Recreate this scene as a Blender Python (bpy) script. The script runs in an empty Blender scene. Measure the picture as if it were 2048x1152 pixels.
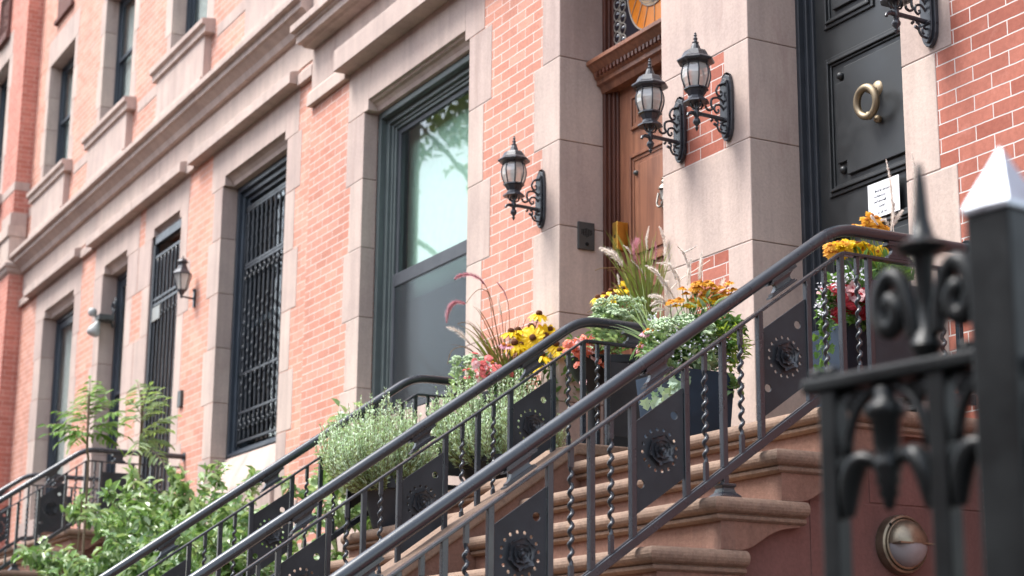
import bpy, bmesh, math, random
from mathutils import Vector, Matrix
import numpy as np
random.seed(11)
SC = bpy.context.scene
COL = SC.collection
rad = math.radians
# ------------------------------------------------------------------ camera numbers (measured from the street view)
FPX, CAMY, CAMZ = 3563.57, -5.2243, 1.6
def _cam():
    yaw, pit, rol = rad(28.2102), rad(13.21997), 0.00884
    fw = np.array([-math.cos(yaw)*math.cos(pit), math.sin(yaw)*math.cos(pit), math.sin(pit)])
    r = np.cross(fw, [0, 0, 1]); r /= np.linalg.norm(r); u = np.cross(r, fw)
    return np.array([r*math.cos(rol)+u*math.sin(rol), -r*math.sin(rol)+u*math.cos(rol), fw])
CR = _cam()
def _ray(x, y): return CR.T @ np.array([(x-1024)/FPX, -(y-576)/FPX, 1.0])
def at_y(x, y, Y):
    d = _ray(x, y); k = (Y-CAMY)/d[1]; return Vector((d[0]*k, Y, d[2]*k+CAMZ))
def at_x(x, y, X):
    d = _ray(x, y); k = X/d[0]; return Vector((X, d[1]*k+CAMY, d[2]*k+CAMZ))
# ------------------------------------------------------------------ materials
MATS = {}
def new_mat(name):
    m = bpy.data.materials.new(name); m.use_nodes = True
    nt = m.node_tree; nt.nodes.clear()
    out = nt.nodes.new('ShaderNodeOutputMaterial')
    MATS[name] = m
    return m, nt, out
def N(nt, t, **k):
    n = nt.nodes.new(t)
    for a, v in k.items():
        if a in n.inputs.keys(): n.inputs[a].default_value = v
        else: setattr(n, a, v)
    return n
def L(nt, a, b): nt.links.new(a, b)
def ramp(nt, fac, stops):
    r = nt.nodes.new('ShaderNodeValToRGB'); e = r.color_ramp.elements
    while len(e) < len(stops): e.new(0.5)
    for i, (p, c) in enumerate(stops):
        e[i].position = p; e[i].color = (*c, 1) if len(c) == 3 else c
    L(nt, fac, r.inputs['Fac']); return r.outputs['Color']
def mixc(nt, fac, a, b, mode='MIX'):
    m = nt.nodes.new('ShaderNodeMix'); m.data_type = 'RGBA'; m.blend_type = mode
    for s, v in ((0, fac), (6, a), (7, b)):
        if hasattr(v, 'is_output'): L(nt, v, m.inputs[s])
        else: m.inputs[s].default_value = v if s == 0 else (*v[:3], 1)
    return m.outputs[2]
def math_(nt, op, a, b=0.0):
    m = nt.nodes.new('ShaderNodeMath'); m.operation = op
    for i, v in enumerate((a, b)):
        if hasattr(v, 'is_output'): L(nt, v, m.inputs[i])
        else: m.inputs[i].default_value = v
    return m.outputs[0]
def wallpos(nt):
    """world position laid out as (along the wall, height): x for walls facing the street, y for side walls"""
    g = nt.nodes.new('ShaderNodeNewGeometry')
    sp = nt.nodes.new('ShaderNodeSeparateXYZ'); L(nt, g.outputs['Position'], sp.inputs[0])
    sn = nt.nodes.new('ShaderNodeSeparateXYZ'); L(nt, g.outputs['True Normal'], sn.inputs[0])
    side = math_(nt, 'GREATER_THAN', math_(nt, 'ABSOLUTE', sn.outputs[0]), 0.7)
    mx = nt.nodes.new('ShaderNodeMix'); L(nt, side, mx.inputs[0]); L(nt, sp.outputs[0], mx.inputs[2]); L(nt, sp.outputs[1], mx.inputs[3])
    return g, mx.outputs[0], sp.outputs[2]
def noise(nt, vec, scale, detail=4, rough=0.6, dist=0.0):
    n = nt.nodes.new('ShaderNodeTexNoise'); n.inputs['Scale'].default_value = scale
    n.inputs['Detail'].default_value = detail; n.inputs['Roughness'].default_value = rough
    n.inputs['Distortion'].default_value = dist
    if vec is not None: L(nt, vec, n.inputs['Vector'])
    return n.outputs['Fac']
def scaled(nt, vec, s):
    m = nt.nodes.new('ShaderNodeVectorMath'); m.operation = 'MULTIPLY'; L(nt, vec, m.inputs[0]); m.inputs[1].default_value = s
    return m.outputs[0]
def princ(nt, out, rough=0.5, spec=0.5, metal=0.0):
    b = nt.nodes.new('ShaderNodeBsdfPrincipled')
    b.inputs['Roughness'].default_value = rough; b.inputs['Specular IOR Level'].default_value = spec
    b.inputs['Metallic'].default_value = metal
    L(nt, b.outputs[0], out.inputs['Surface']); return b
def bump(nt, b, h, strength=0.3, dist=0.01):
    n = nt.nodes.new('ShaderNodeBump'); n.inputs['Strength'].default_value = strength; n.inputs['Distance'].default_value = dist
    L(nt, h, n.inputs['Height']); L(nt, n.outputs[0], b.inputs['Normal'])

def brick_mat(name, c1, c2, mortar, px=5.515, pz=-4.470, cvar=0.5, msize=0.0034):
    m, nt, out = new_mat(name); b = princ(nt, out, 0.82, 0.25)
    g, u, v = wallpos(nt)
    wob = noise(nt, g.outputs['Position'], 9, 2, .5)
    wz = math_(nt, 'MULTIPLY', math_(nt, 'SUBTRACT', wob, 0.5), 0.006)
    cx = nt.nodes.new('ShaderNodeCombineXYZ')
    L(nt, math_(nt, 'ADD', math_(nt, 'ADD', u, px), wz), cx.inputs[0]); L(nt, math_(nt, 'ADD', math_(nt, 'ADD', v, pz), wz), cx.inputs[1])
    t = nt.nodes.new('ShaderNodeTexBrick')
    L(nt, cx.outputs[0], t.inputs['Vector'])
    t.offset = 0.5; t.offset_frequency = 2; t.squash = 1.0
    for k, val in (('Scale', 1.0), ('Mortar Size', msize), ('Mortar Smooth', 0.25), ('Bias', 0.0), ('Brick Width', 0.22), ('Row Height', 0.0683)): t.inputs[k].default_value = val
    t.inputs['Color1'].default_value = (0, 0, 0, 1); t.inputs['Color2'].default_value = (1, 1, 1, 1); t.inputs['Mortar'].default_value = (.5, .5, .5, 1)
    per = nt.nodes.new('ShaderNodeSeparateColor'); L(nt, t.outputs['Color'], per.inputs[0])
    base = mixc(nt, per.outputs[0], c1, c2)
    big = noise(nt, g.outputs['Position'], 0.9, 4, .6)
    fine = noise(nt, g.outputs['Position'], 42, 5, .7)
    mid = noise(nt, g.outputs['Position'], 6, 4, .7)
    dk = ramp(nt, big, [(.3, (.8, .8, .82)), (.7, (1.12, 1.08, 1.05))])
    base = mixc(nt, 1.0, base, dk, 'MULTIPLY')
    base = mixc(nt, 1.0, base, ramp(nt, fine, [(.25, (.78, .76, .76)), (.6, (1.05, 1.05, 1.05))]), 'MULTIPLY')
    soot = noise(nt, scaled(nt, g.outputs['Position'], (1.6, 1.6, .55)), 1.0, 6, .72, .5)
    base = mixc(nt, ramp(nt, soot, [(.50, (0, 0, 0)), (.74, (.5, .5, .5))]), base, [q*.62 for q in c1])
    odd = noise(nt, t.outputs['Color'], 7.3, 2, .5)
    base = mixc(nt, ramp(nt, odd, [(.60, (0, 0, 0)), (.64, (.35, .35, .35))]), base, [c1[0]*.72, c1[1]*.72, c1[2]*.85])
    bloom = ramp(nt, mid, [(.58, (0, 0, 0)), (.78, (.4, .4, .4))])
    base = mixc(nt, bloom, base, [min(1, q*1.25+.1) for q in c2])
    mort = mixc(nt, ramp(nt, mid, [(.35, (0, 0, 0)), (.75, (.55, .55, .55))]), mortar, [q*.6 for q in mortar])
    colr = mixc(nt, t.outputs['Fac'], base, mort)
    L(nt, colr, b.inputs['Base Color'])
    hgt = math_(nt, 'ADD', math_(nt, 'MULTIPLY', t.outputs['Fac'], -1.0), math_(nt, 'MULTIPLY', fine, 0.35))
    bump(nt, b, hgt, 0.55, 0.006)
    return m
def stone_mat(name, c, var=0.12, rough=0.85, speck=0.12, streak=0.2, stain=None, bstr=0.25):
    m, nt, out = new_mat(name); b = princ(nt, out, rough, 0.25)
    g = nt.nodes.new('ShaderNodeNewGeometry'); P = g.outputs['Position']
    rnd = g.outputs['Random Per Island']
    big = noise(nt, P, 1.7, 5, .65); fine = noise(nt, P, 60, 4, .7)
    st = noise(nt, scaled(nt, P, (9, 9, .7)), 1.0, 5, .65)
    k = lambda f: tuple(min(1, q*f) for q in c)
    col = mixc(nt, rnd, (k(1-var)[0], k(1-var*1.25)[1], k(1-var*1.05)[2]), k(1+var*.6))
    col = mixc(nt, 1.0, col, ramp(nt, big, [(.28, (1-.16, 1-.18, 1-.17)), (.72, (1.1, 1.07, 1.05))]), 'MULTIPLY')
    col = mixc(nt, 1.0, col, ramp(nt, st, [(.25, (1-streak,)*3), (.6, (1.04,)*3)]), 'MULTIPLY')
    col = mixc(nt, 1.0, col, ramp(nt, fine, [(.3, (1-speck,)*3), (.65, (1.03,)*3)]), 'MULTIPLY')
    if stain:
        s2 = noise(nt, scaled(nt, P, (3.5, 3.5, .8)), 1.3, 5, .7, .6)
        col = mixc(nt, ramp(nt, s2, [(.56, (0, 0, 0)), (.72, (.6, .6, .6))]), col, stain)
    L(nt, col, b.inputs['Base Color'])
    bump(nt, b, math_(nt, 'ADD', fine, math_(nt, 'MULTIPLY', big, 1.5)), bstr, 0.006)
    return m
def paint_mat(name, c, rough=0.4, spec=0.5, var=0.15, metal=0.0, bstr=0.08, scale=7):
    m, nt, out = new_mat(name); b = princ(nt, out, rough, spec, metal)
    g = nt.nodes.new('ShaderNodeNewGeometry'); P = g.outputs['Position']
    n1 = noise(nt, P, scale, 5, .65); n2 = noise(nt, P, 90, 3, .6)
    L(nt, mixc(nt, 1.0, c, ramp(nt, n1, [(.3, (1-var,)*3), (.7, (1+var,)*3)]), 'MULTIPLY'), b.inputs['Base Color'])
    L(nt, ramp(nt, n1, [(.25, (max(.02, rough-.1),)*3), (.75, (min(1, rough+.16),)*3)]), b.inputs['Roughness'])
    bump(nt, b, n2, bstr, 0.002)
    return m
def wood_mat(name, c1, c2, rough=0.42):
    m, nt, out = new_mat(name); b = princ(nt, out, rough, 0.5)
    g = nt.nodes.new('ShaderNodeNewGeometry')
    n = noise(nt, scaled(nt, g.outputs['Position'], (26, 26, 1.6)), 1.0, 6, .62, .8)
    n2 = noise(nt, scaled(nt, g.outputs['Position'], (3, 3, 2)), 1.0, 3, .6)
    col = mixc(nt, ramp(nt, n, [(.3, (0, 0, 0)), (.72, (1, 1, 1))]), c1, c2)
    col = mixc(nt, 1.0, col, ramp(nt, n2, [(.3, (.75, .75, .75)), (.7, (1.2, 1.15, 1.1))]), 'MULTIPLY')
    L(nt, col, b.inputs['Base Color']); bump(nt, b, n, 0.12, 0.003)
    return m
def leaf_mat(name, c1, c2, rough=0.5, trans=0.3, spec=0.4, tt=(1.25, 1.3, .7)):
    m, nt, out = new_mat(name)
    b = nt.nodes.new('ShaderNodeBsdfPrincipled'); b.inputs['Roughness'].default_value = rough; b.inputs['Specular IOR Level'].default_value = spec
    g = nt.nodes.new('ShaderNodeNewGeometry')
    n = noise(nt, g.outputs['Position'], 5, 3, .6)
    f = math_(nt, 'ADD', math_(nt, 'MULTIPLY', g.outputs['Random Per Island'], .7), math_(nt, 'MULTIPLY', n, .45))
    col = mixc(nt, f, c1, c2)
    L(nt, col, b.inputs['Base Color'])
    t = nt.nodes.new('ShaderNodeBsdfTranslucent'); L(nt, mixc(nt, 1.0, col, tt, 'MULTIPLY'), t.inputs['Color'])
    ms = nt.nodes.new('ShaderNodeMixShader'); ms.inputs[0].default_value = trans
    L(nt, b.outputs[0], ms.inputs[1]); L(nt, t.outputs[0], ms.inputs[2]); L(nt, ms.outputs[0], out.inputs['Surface'])
    return m
def glass_mat(name, tint=(.8, .85, .85), base_refl=0.08, rough=0.0, haze=0.0, hazec=(.5, .5, .5)):
    """thin pane: see-through, with a mirror reflection that grows at glancing angles"""
    m, nt, out = new_mat(name)
    tr = nt.nodes.new('ShaderNodeBsdfTransparent'); tr.inputs[0].default_value = (*tint, 1)
    gl = nt.nodes.new('ShaderNodeBsdfGlossy'); gl.inputs['Roughness'].default_value = rough
    fr = nt.nodes.new('ShaderNodeLayerWeight'); fr.inputs['Blend'].default_value = .5
    g = nt.nodes.new('ShaderNodeNewGeometry')
    bm_ = nt.nodes.new('ShaderNodeBump'); bm_.inputs['Strength'].default_value = .03; bm_.inputs['Distance'].default_value = .02
    L(nt, noise(nt, g.outputs['Position'], 2.5, 2, .5), bm_.inputs['Height']); L(nt, bm_.outputs[0], gl.inputs['Normal'])
    f = math_(nt, 'ADD', math_(nt, 'MULTIPLY', math_(nt, 'POWER', fr.outputs['Facing'], 5.0), .9), base_refl)
    ms = nt.nodes.new('ShaderNodeMixShader'); L(nt, f, ms.inputs[0]); L(nt, tr.outputs[0], ms.inputs[1]); L(nt, gl.outputs[0], ms.inputs[2])
    last = ms.outputs[0]
    if haze:
        df = nt.nodes.new('ShaderNodeBsdfDiffuse'); df.inputs[0].default_value = (*hazec, 1)
        m2 = nt.nodes.new('ShaderNodeMixShader'); m2.inputs[0].default_value = haze
        L(nt, last, m2.inputs[1]); L(nt, df.outputs[0], m2.inputs[2]); last = m2.outputs[0]
    L(nt, last, out.inputs['Surface'])
    return m
def flat_mat(name, c, rough=0.7, spec=0.3):
    m, nt, out = new_mat(name); b = princ(nt, out, rough, spec)
    g = nt.nodes.new('ShaderNodeNewGeometry')
    L(nt, mixc(nt, 1.0, c, ramp(nt, noise(nt, g.outputs['Position'], 14, 4, .6), [(.3, (.9,)*3), (.7, (1.06,)*3)]), 'MULTIPLY'), b.inputs['Base Color'])
    return m

brick_mat('brick_right', (.33, .105, .072), (.46, .17, .12), (.64, .57, .54))
brick_mat('brick_middle', (.51, .225, .16), (.63, .32, .24), (.72, .63, .58))
brick_mat('brick_orange', (.54, .255, .185), (.65, .345, .265), (.74, .61, .54), msize=.003)
brick_mat('brick_left', (.47, .175, .13), (.57, .24, .185), (.68, .50, .43), msize=.003)
stone_mat('pink_stone', (.53, .437, .38), .15, streak=.18, stain=(.35, .25, .22))
stone_mat('pink_stone_smooth', (.54, .443, .385), .12, streak=.16, stain=(.37, .25, .22))
stone_mat('dark_reveal_stone', (.30, .225, .21), .10, stain=(.2, .14, .135))
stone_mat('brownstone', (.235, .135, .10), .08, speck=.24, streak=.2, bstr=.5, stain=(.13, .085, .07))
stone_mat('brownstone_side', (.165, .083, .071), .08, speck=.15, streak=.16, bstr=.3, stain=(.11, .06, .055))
stone_mat('step_stone', (.265, .188, .138), .05, speck=.3, streak=.16, bstr=.6, stain=(.14, .10, .08))
paint_mat('railing_iron', (.021, .0275, .036), .24, .7, .1, scale=3)
paint_mat('rose_iron', (.050, .054, .062), .33, .6, .15, scale=20)  # rosette petals coloured lighter than the rail to offset the weak light there
paint_mat('railing_face', (.036, .039, .044), .5, .2, .25)
paint_mat('gate_iron', (.0065, .0080, .0085), .36, .24, .25)
paint_mat('cap_metal', (.37, .39, .42), .34, .5, .25, 1.0, scale=18)
paint_mat('lamp_iron', (.030, .032, .040), .30, .55, .3, scale=30)
paint_mat('window_paint', (.030, .040, .055), .38, .5, .15)
paint_mat('window_paint_green', (.085, .105, .105), .4, .5, .12)
paint_mat('screen_frame', (.05, .055, .065), .45, .4, .1)
paint_mat('grille_iron', (.030, .035, .043), .38, .5, .2)
paint_mat('black_door_paint', (.020, .0225, .0240), .40, .5, .15, bstr=.05)
wood_mat('door_wood', (.135, .052, .031), (.29, .128, .073))
wood_mat('door_wood_dark', (.055, .016, .009), (.12, .038, .022))
paint_mat('old_brass', (.29, .235, .16), .5, .5, .25, .9)
paint_mat('bright_brass', (.75, .47, .10), .3, .5, .12, 1.0)
paint_mat('bronze', (.22, .185, .135), .36, .5, .3, .8, scale=20)
paint_mat('dark_bronze_box', (.055, .058, .058), .45, .5, .2)
paint_mat('pewter', (.28, .265, .24), .42, .5, .2, 1.0)
flat_mat('frosted_glass', (.27, .255, .26), .35, .5)
flat_mat('paper', (.83, .85, .88), .8)
flat_mat('ink', (.06, .065, .09), .7)
flat_mat('white_plastic', (.40, .40, .39), .4)
flat_mat('blind', (.36, .56, .46), .8)
flat_mat('curtain', (.72, .74, .72), .9)
flat_mat('room_dark', (.035, .036, .038), .9)
flat_mat('black_gap', (.006, .006, .006), .95)
flat_mat('lead', (.33, .30, .26), .5)
flat_mat('amber_glass', (.66, .20, .012), .18, .6)
flat_mat('tan_glass', (.50, .32, .17), .2, .6)
flat_mat('dark_bullseye', (.012, .013, .022), .08, .8)
flat_mat('pink_glass', (.5, .28, .2), .2, .6)
glass_mat('pane', (.93, .96, .95), .06)
glass_mat('pane_upper', (.96, .985, .97), .07)
glass_mat('screen_mesh', (.56, .60, .62), .02, .2, .17, (.11, .125, .14))
glass_mat('lamp_glass', (.90, .90, .87), .16, .03, .34, (.84, .83, .79))
flat_mat('bulb', (.8, .8, .78), .4)
paint_mat('planter_black', (.012, .014, .017), .5, .4, .2)
paint_mat('planter_navy', (.016, .030, .052), .5, .4, .25, scale=5)
paint_mat('planter_grey', (.030, .034, .042), .55, .4, .15)
flat_mat('soil', (.035, .024, .016), .95)
flat_mat('pebbles', (.28, .27, .25), .8)
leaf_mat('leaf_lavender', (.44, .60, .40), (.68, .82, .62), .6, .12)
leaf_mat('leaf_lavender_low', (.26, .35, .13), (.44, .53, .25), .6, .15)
leaf_mat('leaf_bush', (.055, .13, .04), (.26, .40, .15), .26, .22, .65)
leaf_mat('leaf_bush_pale', (.27, .37, .18), (.52, .62, .40), .32, .22, .6)
leaf_mat('leaf_sapling', (.085, .19, .035), (.20, .33, .085), .45, .4)
leaf_mat('leaf_sapling_grey', (.14, .22, .09), (.30, .38, .19), .5, .4)
leaf_mat('leaf_green', (.05, .13, .03), (.15, .27, .075), .45, .3)
leaf_mat('leaf_mint', (.20, .32, .17), (.42, .52, .34), .5, .3)
leaf_mat('leaf_ivy', (.16, .27, .17), (.42, .52, .42), .45, .25)
leaf_mat('leaf_lime', (.26, .38, .06), (.42, .52, .12), .5, .35)
leaf_mat('sedum_head', (.34, .47, .28), (.56, .68, .47), .6, .2)
leaf_mat('grass_green', (.10, .15, .025), (.26, .29, .07), .45, .3)
leaf_mat('grass_purple', (.13, .055, .035), (.24, .15, .06), .5, .25)
leaf_mat('plume_purple', (.50, .19, .25), (.74, .44, .48), .8, .35, tt=(1, 1, 1))
leaf_mat('plume_cream', (.80, .72, .65), (.93, .89, .85), .8, .5, tt=(1, 1, 1))
leaf_mat('petal_yellow', (.80, .50, .004), (.90, .66, .01), .5, .25, tt=(1, 1, 1))
leaf_mat('petal_orange', (.70, .26, .01), (.86, .48, .035), .5, .25, tt=(1, 1, 1))
leaf_mat('petal_pink', (.72, .26, .38), (.86, .50, .58), .5, .3, tt=(1, 1, 1))
leaf_mat('petal_rose', (.62, .08, .10), (.84, .26, .24), .5, .3, tt=(1, 1, 1))
leaf_mat('petal_coral', (.78, .12, .06), (.90, .34, .22), .45, .3, tt=(1, 1, 1))
leaf_mat('petal_red', (.28, .006, .014), (.48, .015, .03), .5, .2, tt=(1, 1, 1))
leaf_mat('petal_white', (.62, .64, .74), (.84, .85, .88), .6, .3, tt=(1, 1, 1))
leaf_mat('petal_blush', (.70, .38, .38), (.82, .54, .54), .5, .3, tt=(1, 1, 1))
flat_mat('cone_brown', (.10, .03, .008), .8)
flat_mat('cone_orange', (.42, .14, .012), .8)
flat_mat('twig', (.16, .12, .08), .85)
flat_mat('bark', (.26, .24, .21), .9)
leaf_mat('leaf_tree', (.11, .19, .04), (.40, .42, .10), .5, .4)
stone_mat('paving', (.065, .062, .06), .05)
flat_mat('asphalt', (.05, .05, .052), .9)
# ------------------------------------------------------------------ mesh helpers
class MB:
    def __init__(s): s.v = []; s.f = []; s.m = []; s.cur = 0
    def add(s, vs, fs, m=None):
        o = len(s.v); s.v.extend(tuple(p) for p in vs); mm = s.cur if m is None else m
        for f in fs: s.f.append(tuple(o+i for i in f)); s.m.append(mm)
    def quad(s, a, b, c, d): s.add([a, b, c, d], [(0, 1, 2, 3)])
    def box(s, x0, x1, y0, y1, z0, z1):
        x0, x1 = sorted((x0, x1)); y0, y1 = sorted((y0, y1)); z0, z1 = sorted((z0, z1))
        s.add([(x0,y0,z0),(x1,y0,z0),(x1,y1,z0),(x0,y1,z0),(x0,y0,z1),(x1,y0,z1),(x1,y1,z1),(x0,y1,z1)],
              [(3,2,1,0),(4,5,6,7),(0,1,5,4),(1,2,6,5),(2,3,7,6),(3,0,4,7)])
    def prism(s, poly, axis, a0, a1):
        """extrude a 2d outline along x (poly is y,z), y (poly is x,z) or z (poly is x,y)"""
        def P(p, a): return {'x': (a, p[0], p[1]), 'y': (p[0], a, p[1]), 'z': (p[0], p[1], a)}[axis]
        n = len(poly); vs = [P(p, a0) for p in poly]+[P(p, a1) for p in poly]
        fs = [tuple(range(n-1, -1, -1)), tuple(range(n, 2*n))]+[(i, (i+1) % n, n+(i+1) % n, n+i) for i in range(n)]
        s.add(vs, fs)
    def tube(s, path, r, seg=10, cap=True, sx=1.0, closed=False, up=None):
        path = [Vector(p) for p in path]; n = len(path)
        rs = r if isinstance(r, (list, tuple)) else [r]*n
        vs = []; fs = []
        prev = None
        for i, p in enumerate(path):
            if closed: t = (path[(i+1) % n]-path[i-1])
            else: t = (path[min(i+1, n-1)]-path[max(i-1, 0)])
            if t.length < 1e-9: t = Vector((0, 0, 1))
            t.normalize()
            if prev is None:
                a = Vector(up) if up else (Vector((1, 0, 0)) if abs(t.x) < .9 else Vector((0, 0, 1)))
                u = (a-t*a.dot(t)).normalized()
            else: u = (prev-t*prev.dot(t)).normalized()
            prev = u; w = t.cross(u)
            for k in range(seg):
                an = 2*math.pi*k/seg
                vs.append(p+u*(math.cos(an)*rs[i]*sx)+w*(math.sin(an)*rs[i]))
        m = n if closed else n-1
        for i in range(m):
            j = (i+1) % n
            for k in range(seg):
                fs.append((i*seg+k, i*seg+(k+1) % seg, j*seg+(k+1) % seg, j*seg+k))
        if cap and not closed:
            fs.append(tuple(range(seg-1, -1, -1))); fs.append(tuple(range((n-1)*seg, n*seg)))
        s.add(vs, fs)
    def lathe(s, prof, c, seg=20, axis='z', ph=0.0, cap=True):
        """prof: list of (radius, height along axis from c)"""
        vs = []; fs = []; n = len(prof)
        for (r, h) in prof:
            for k in range(seg):
                a = 2*math.pi*k/seg+ph; x = math.cos(a)*r; y = math.sin(a)*r
                vs.append({'z': (c[0]+x, c[1]+y, c[2]+h), 'x': (c[0]+h, c[1]+x, c[2]+y), 'y': (c[0]+x, c[1]+h, c[2]+y)}[axis])
        for i in range(n-1):
            for k in range(seg):
                q = (i*seg+k, i*seg+(k+1) % seg, (i+1)*seg+(k+1) % seg, (i+1)*seg+k)
                fs.append(q)
        if cap: fs.append(tuple(range(seg-1, -1, -1))); fs.append(tuple(range((n-1)*seg, n*seg)))
        s.add(vs, fs)
    def sweep(s, path, prof, closed_ends=True):
        """sweep an outline (out, z) along a plan path with mitred corners; the outside is right of travel"""
        path = [Vector(p) for p in path]; n = len(path); rows = []
        for i, p in enumerate(path):
            ds = []
            if i > 0: ds.append((path[i]-path[i-1]).normalized())
            if i < n-1: ds.append((path[i+1]-path[i]).normalized())
            ns = [Vector((d.y, -d.x)) for d in ds]
            if len(ns) == 2:
                b = (ns[0]+ns[1]); b = b/(b.length**2)*2
            else: b = ns[0]
            rows.append([(p.x+b.x*o, p.y+b.y*o, z) for o, z in prof])
        m = len(prof); vs = [q for r in rows for q in r]; fs = []
        for i in range(n-1):
            for k in range(m):
                fs.append((i*m+k, i*m+(k+1) % m, (i+1)*m+(k+1) % m, (i+1)*m+k))
        fs.append(tuple(range(m-1, -1, -1))); fs.append(tuple(range((n-1)*m, n*m)))
        s.add(vs, fs)
    def build(s, name, mat, parent=None, smooth=False, bevel=0.0, local=False, fix=False, seg=2, auto=None):
        me = bpy.data.meshes.new(name)
        o = parent
        off = Vector((0, 0, 0))
        if not local:
            while o is not None: off += o.location; o = o.parent
        if off.length: vs = (np.array(s.v, dtype=float)-np.array(off)).tolist()
        else: vs = s.v
        me.from_pydata(vs, [], s.f)
        for m in (mat if isinstance(mat, (list, tuple)) else [mat]): me.materials.append(MATS[m])
        if any(s.m): me.polygons.foreach_set('material_index', s.m)
        if smooth: me.polygons.foreach_set('use_smooth', [True]*len(s.f))
        if fix:
            bm = bmesh.new(); bm.from_mesh(me); bmesh.ops.recalc_face_normals(bm, faces=bm.faces); bm.to_mesh(me); bm.free()
        if smooth and auto: me.set_sharp_from_angle(angle=rad(auto))
        me.update()
        ob = bpy.data.objects.new(name, me); COL.objects.link(ob)
        if parent is not None: ob.parent = parent
        if bevel:
            b = ob.modifiers.new('bevel', 'BEVEL'); b.width = bevel; b.segments = seg; b.limit_method = 'ANGLE'; b.angle_limit = rad(40)
        return ob
def tag(o, label=None, cat=None, group=None, kind=None):
    for k, v in (('label', label), ('category', cat), ('group', group), ('kind', kind)):
        if v: o[k] = v
    return o
def thing(name, loc, label, cat, group=None):
    e = bpy.data.objects.new(name, None); e.empty_display_size = .1; e.location = loc; COL.objects.link(e)
    return tag(e, label, cat, group)
def copy_tree(o, parent=None):
    c = o.copy(); COL.objects.link(c); c.parent = parent
    for ch in [q for q in bpy.data.objects if q.parent == o]: copy_tree(ch, c)
    return c
def copy_part(o, parent, loc=None, rot=None, scale=None):
    c = o.copy(); COL.objects.link(c); c.parent = parent
    if loc is not None: c.location = loc
    if rot is not None: c.rotation_euler = rot
    if scale is not None: c.scale = scale
    return c
def curve_mesh(splines, depth, bev=0.0):
    """flat outline with holes, given a thickness; returns verts and faces in (x, y, z=thickness)"""
    cu = bpy.data.curves.new('tmp', 'CURVE'); cu.dimensions = '2D'; cu.fill_mode = 'BOTH'; cu.extrude = depth/2; cu.bevel_depth = bev; cu.resolution_u = 1
    for pts in splines:
        sp = cu.splines.new('POLY'); sp.points.add(len(pts)-1); sp.use_cyclic_u = True
        for i, p in enumerate(pts): sp.points[i].co = (p[0], p[1], 0, 1)
    ob = bpy.data.objects.new('tmp', cu); COL.objects.link(ob)
    dg = bpy.context.evaluated_depsgraph_get()
    me = bpy.data.meshes.new_from_object(ob.evaluated_get(dg))
    vs = [tuple(v.co) for v in me.vertices]; fs = [tuple(p.vertices) for p in me.polygons]
    bpy.data.objects.remove(ob); bpy.data.meshes.remove(me); bpy.data.curves.remove(cu)
    return vs, fs
def circle(cx, cy, r, n=16): return [(cx+math.cos(2*math.pi*k/n)*r, cy+math.sin(2*math.pi*k/n)*r) for k in range(n)]
def bez(p0, p1, p2, p3, n=10):
    p0, p1, p2, p3 = map(Vector, (p0, p1, p2, p3))
    return [p0*(1-t)**3+p1*3*t*(1-t)**2+p2*3*t*t*(1-t)+p3*t**3 for t in [k/n for k in range(n+1)]]
def smooth_path(pts, n=6):
    pts = [Vector(p) for p in pts]; out = []
    for i in range(len(pts)-1):
        a = pts[max(i-1, 0)]; b = pts[i]; c = pts[i+1]; d = pts[min(i+2, len(pts)-1)]
        for k in range(n):
            t = k/n
            out.append(.5*((2*b)+(c-a)*t+(2*a-5*b+4*c-d)*t*t+(3*b-a-3*c+d)*t**3))
    out.append(pts[-1]); return out
def spiral(cx, cz, r0, r1, a0, a1, n=22):
    return [(cx+math.cos(rad(a0+(a1-a0)*k/n))*(r0+(r1-r0)*k/n), cz+math.sin(rad(a0+(a1-a0)*k/n))*(r0+(r1-r0)*k/n)) for k in range(n+1)]
# ------------------------------------------------------------------ facade helpers
def wall_grid(mb, x0, x1, z0, z1, yf, yb, holes):
    holes = [(a-.012, b+.012, c-.012, d+.012) for a, b, c, d in holes]
    xs = sorted({x0, x1, *[min(max(h[i], x0), x1) for h in holes for i in (0, 1)]})
    zs = sorted({z0, z1, *[min(max(h[i], z0), z1) for h in holes for i in (2, 3)]})
    for a, b in zip(xs, xs[1:]):
        start = None
        for c, d in list(zip(zs, zs[1:]))+[(None, None)]:
            hole = c is None or any(h[0]-1e-6 <= a and b <= h[1]+1e-6 and h[2]-1e-6 <= c and d <= h[3]+1e-6 for h in holes)
            if not hole and start is None: start = c
            if hole and start is not None: mb.box(a, b, yf, yb, start, c if c is not None else z1); start = None
def quoins(mb, xe, side, yf, yb, z0, z1, w1, w2, joints, first=True, gap=.002, proud=.004, skip=()):
    """blocks up one side of an opening; side -1 = stone lies at smaller x"""
    zs = [z0]+[j for j in joints if z0+.02 < j < z1-.02]+[z1]; wide = first
    for a, b in zip(zs, zs[1:]):
        w = w1 if wide else w2; wide = not wide
        mb.box(xe, xe+side*w, yf-proud, yb, a+gap, b-gap)
def jamb(house, *a, **k):
    m = MB(); quoins(m, *a, **k); return m.build('stone_jamb', 'pink_stone', house, bevel=.005)
def slab(house, name, mat, *bx, bevel=.004):
    m = MB(); m.box(*bx); return m.build(name, mat, house, bevel=bevel)
def profile_bar(mb, prof, x0, x1):
    """prof: closed outline in (y, z)"""
    mb.prism(prof, 'x', x0, x1)
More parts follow.
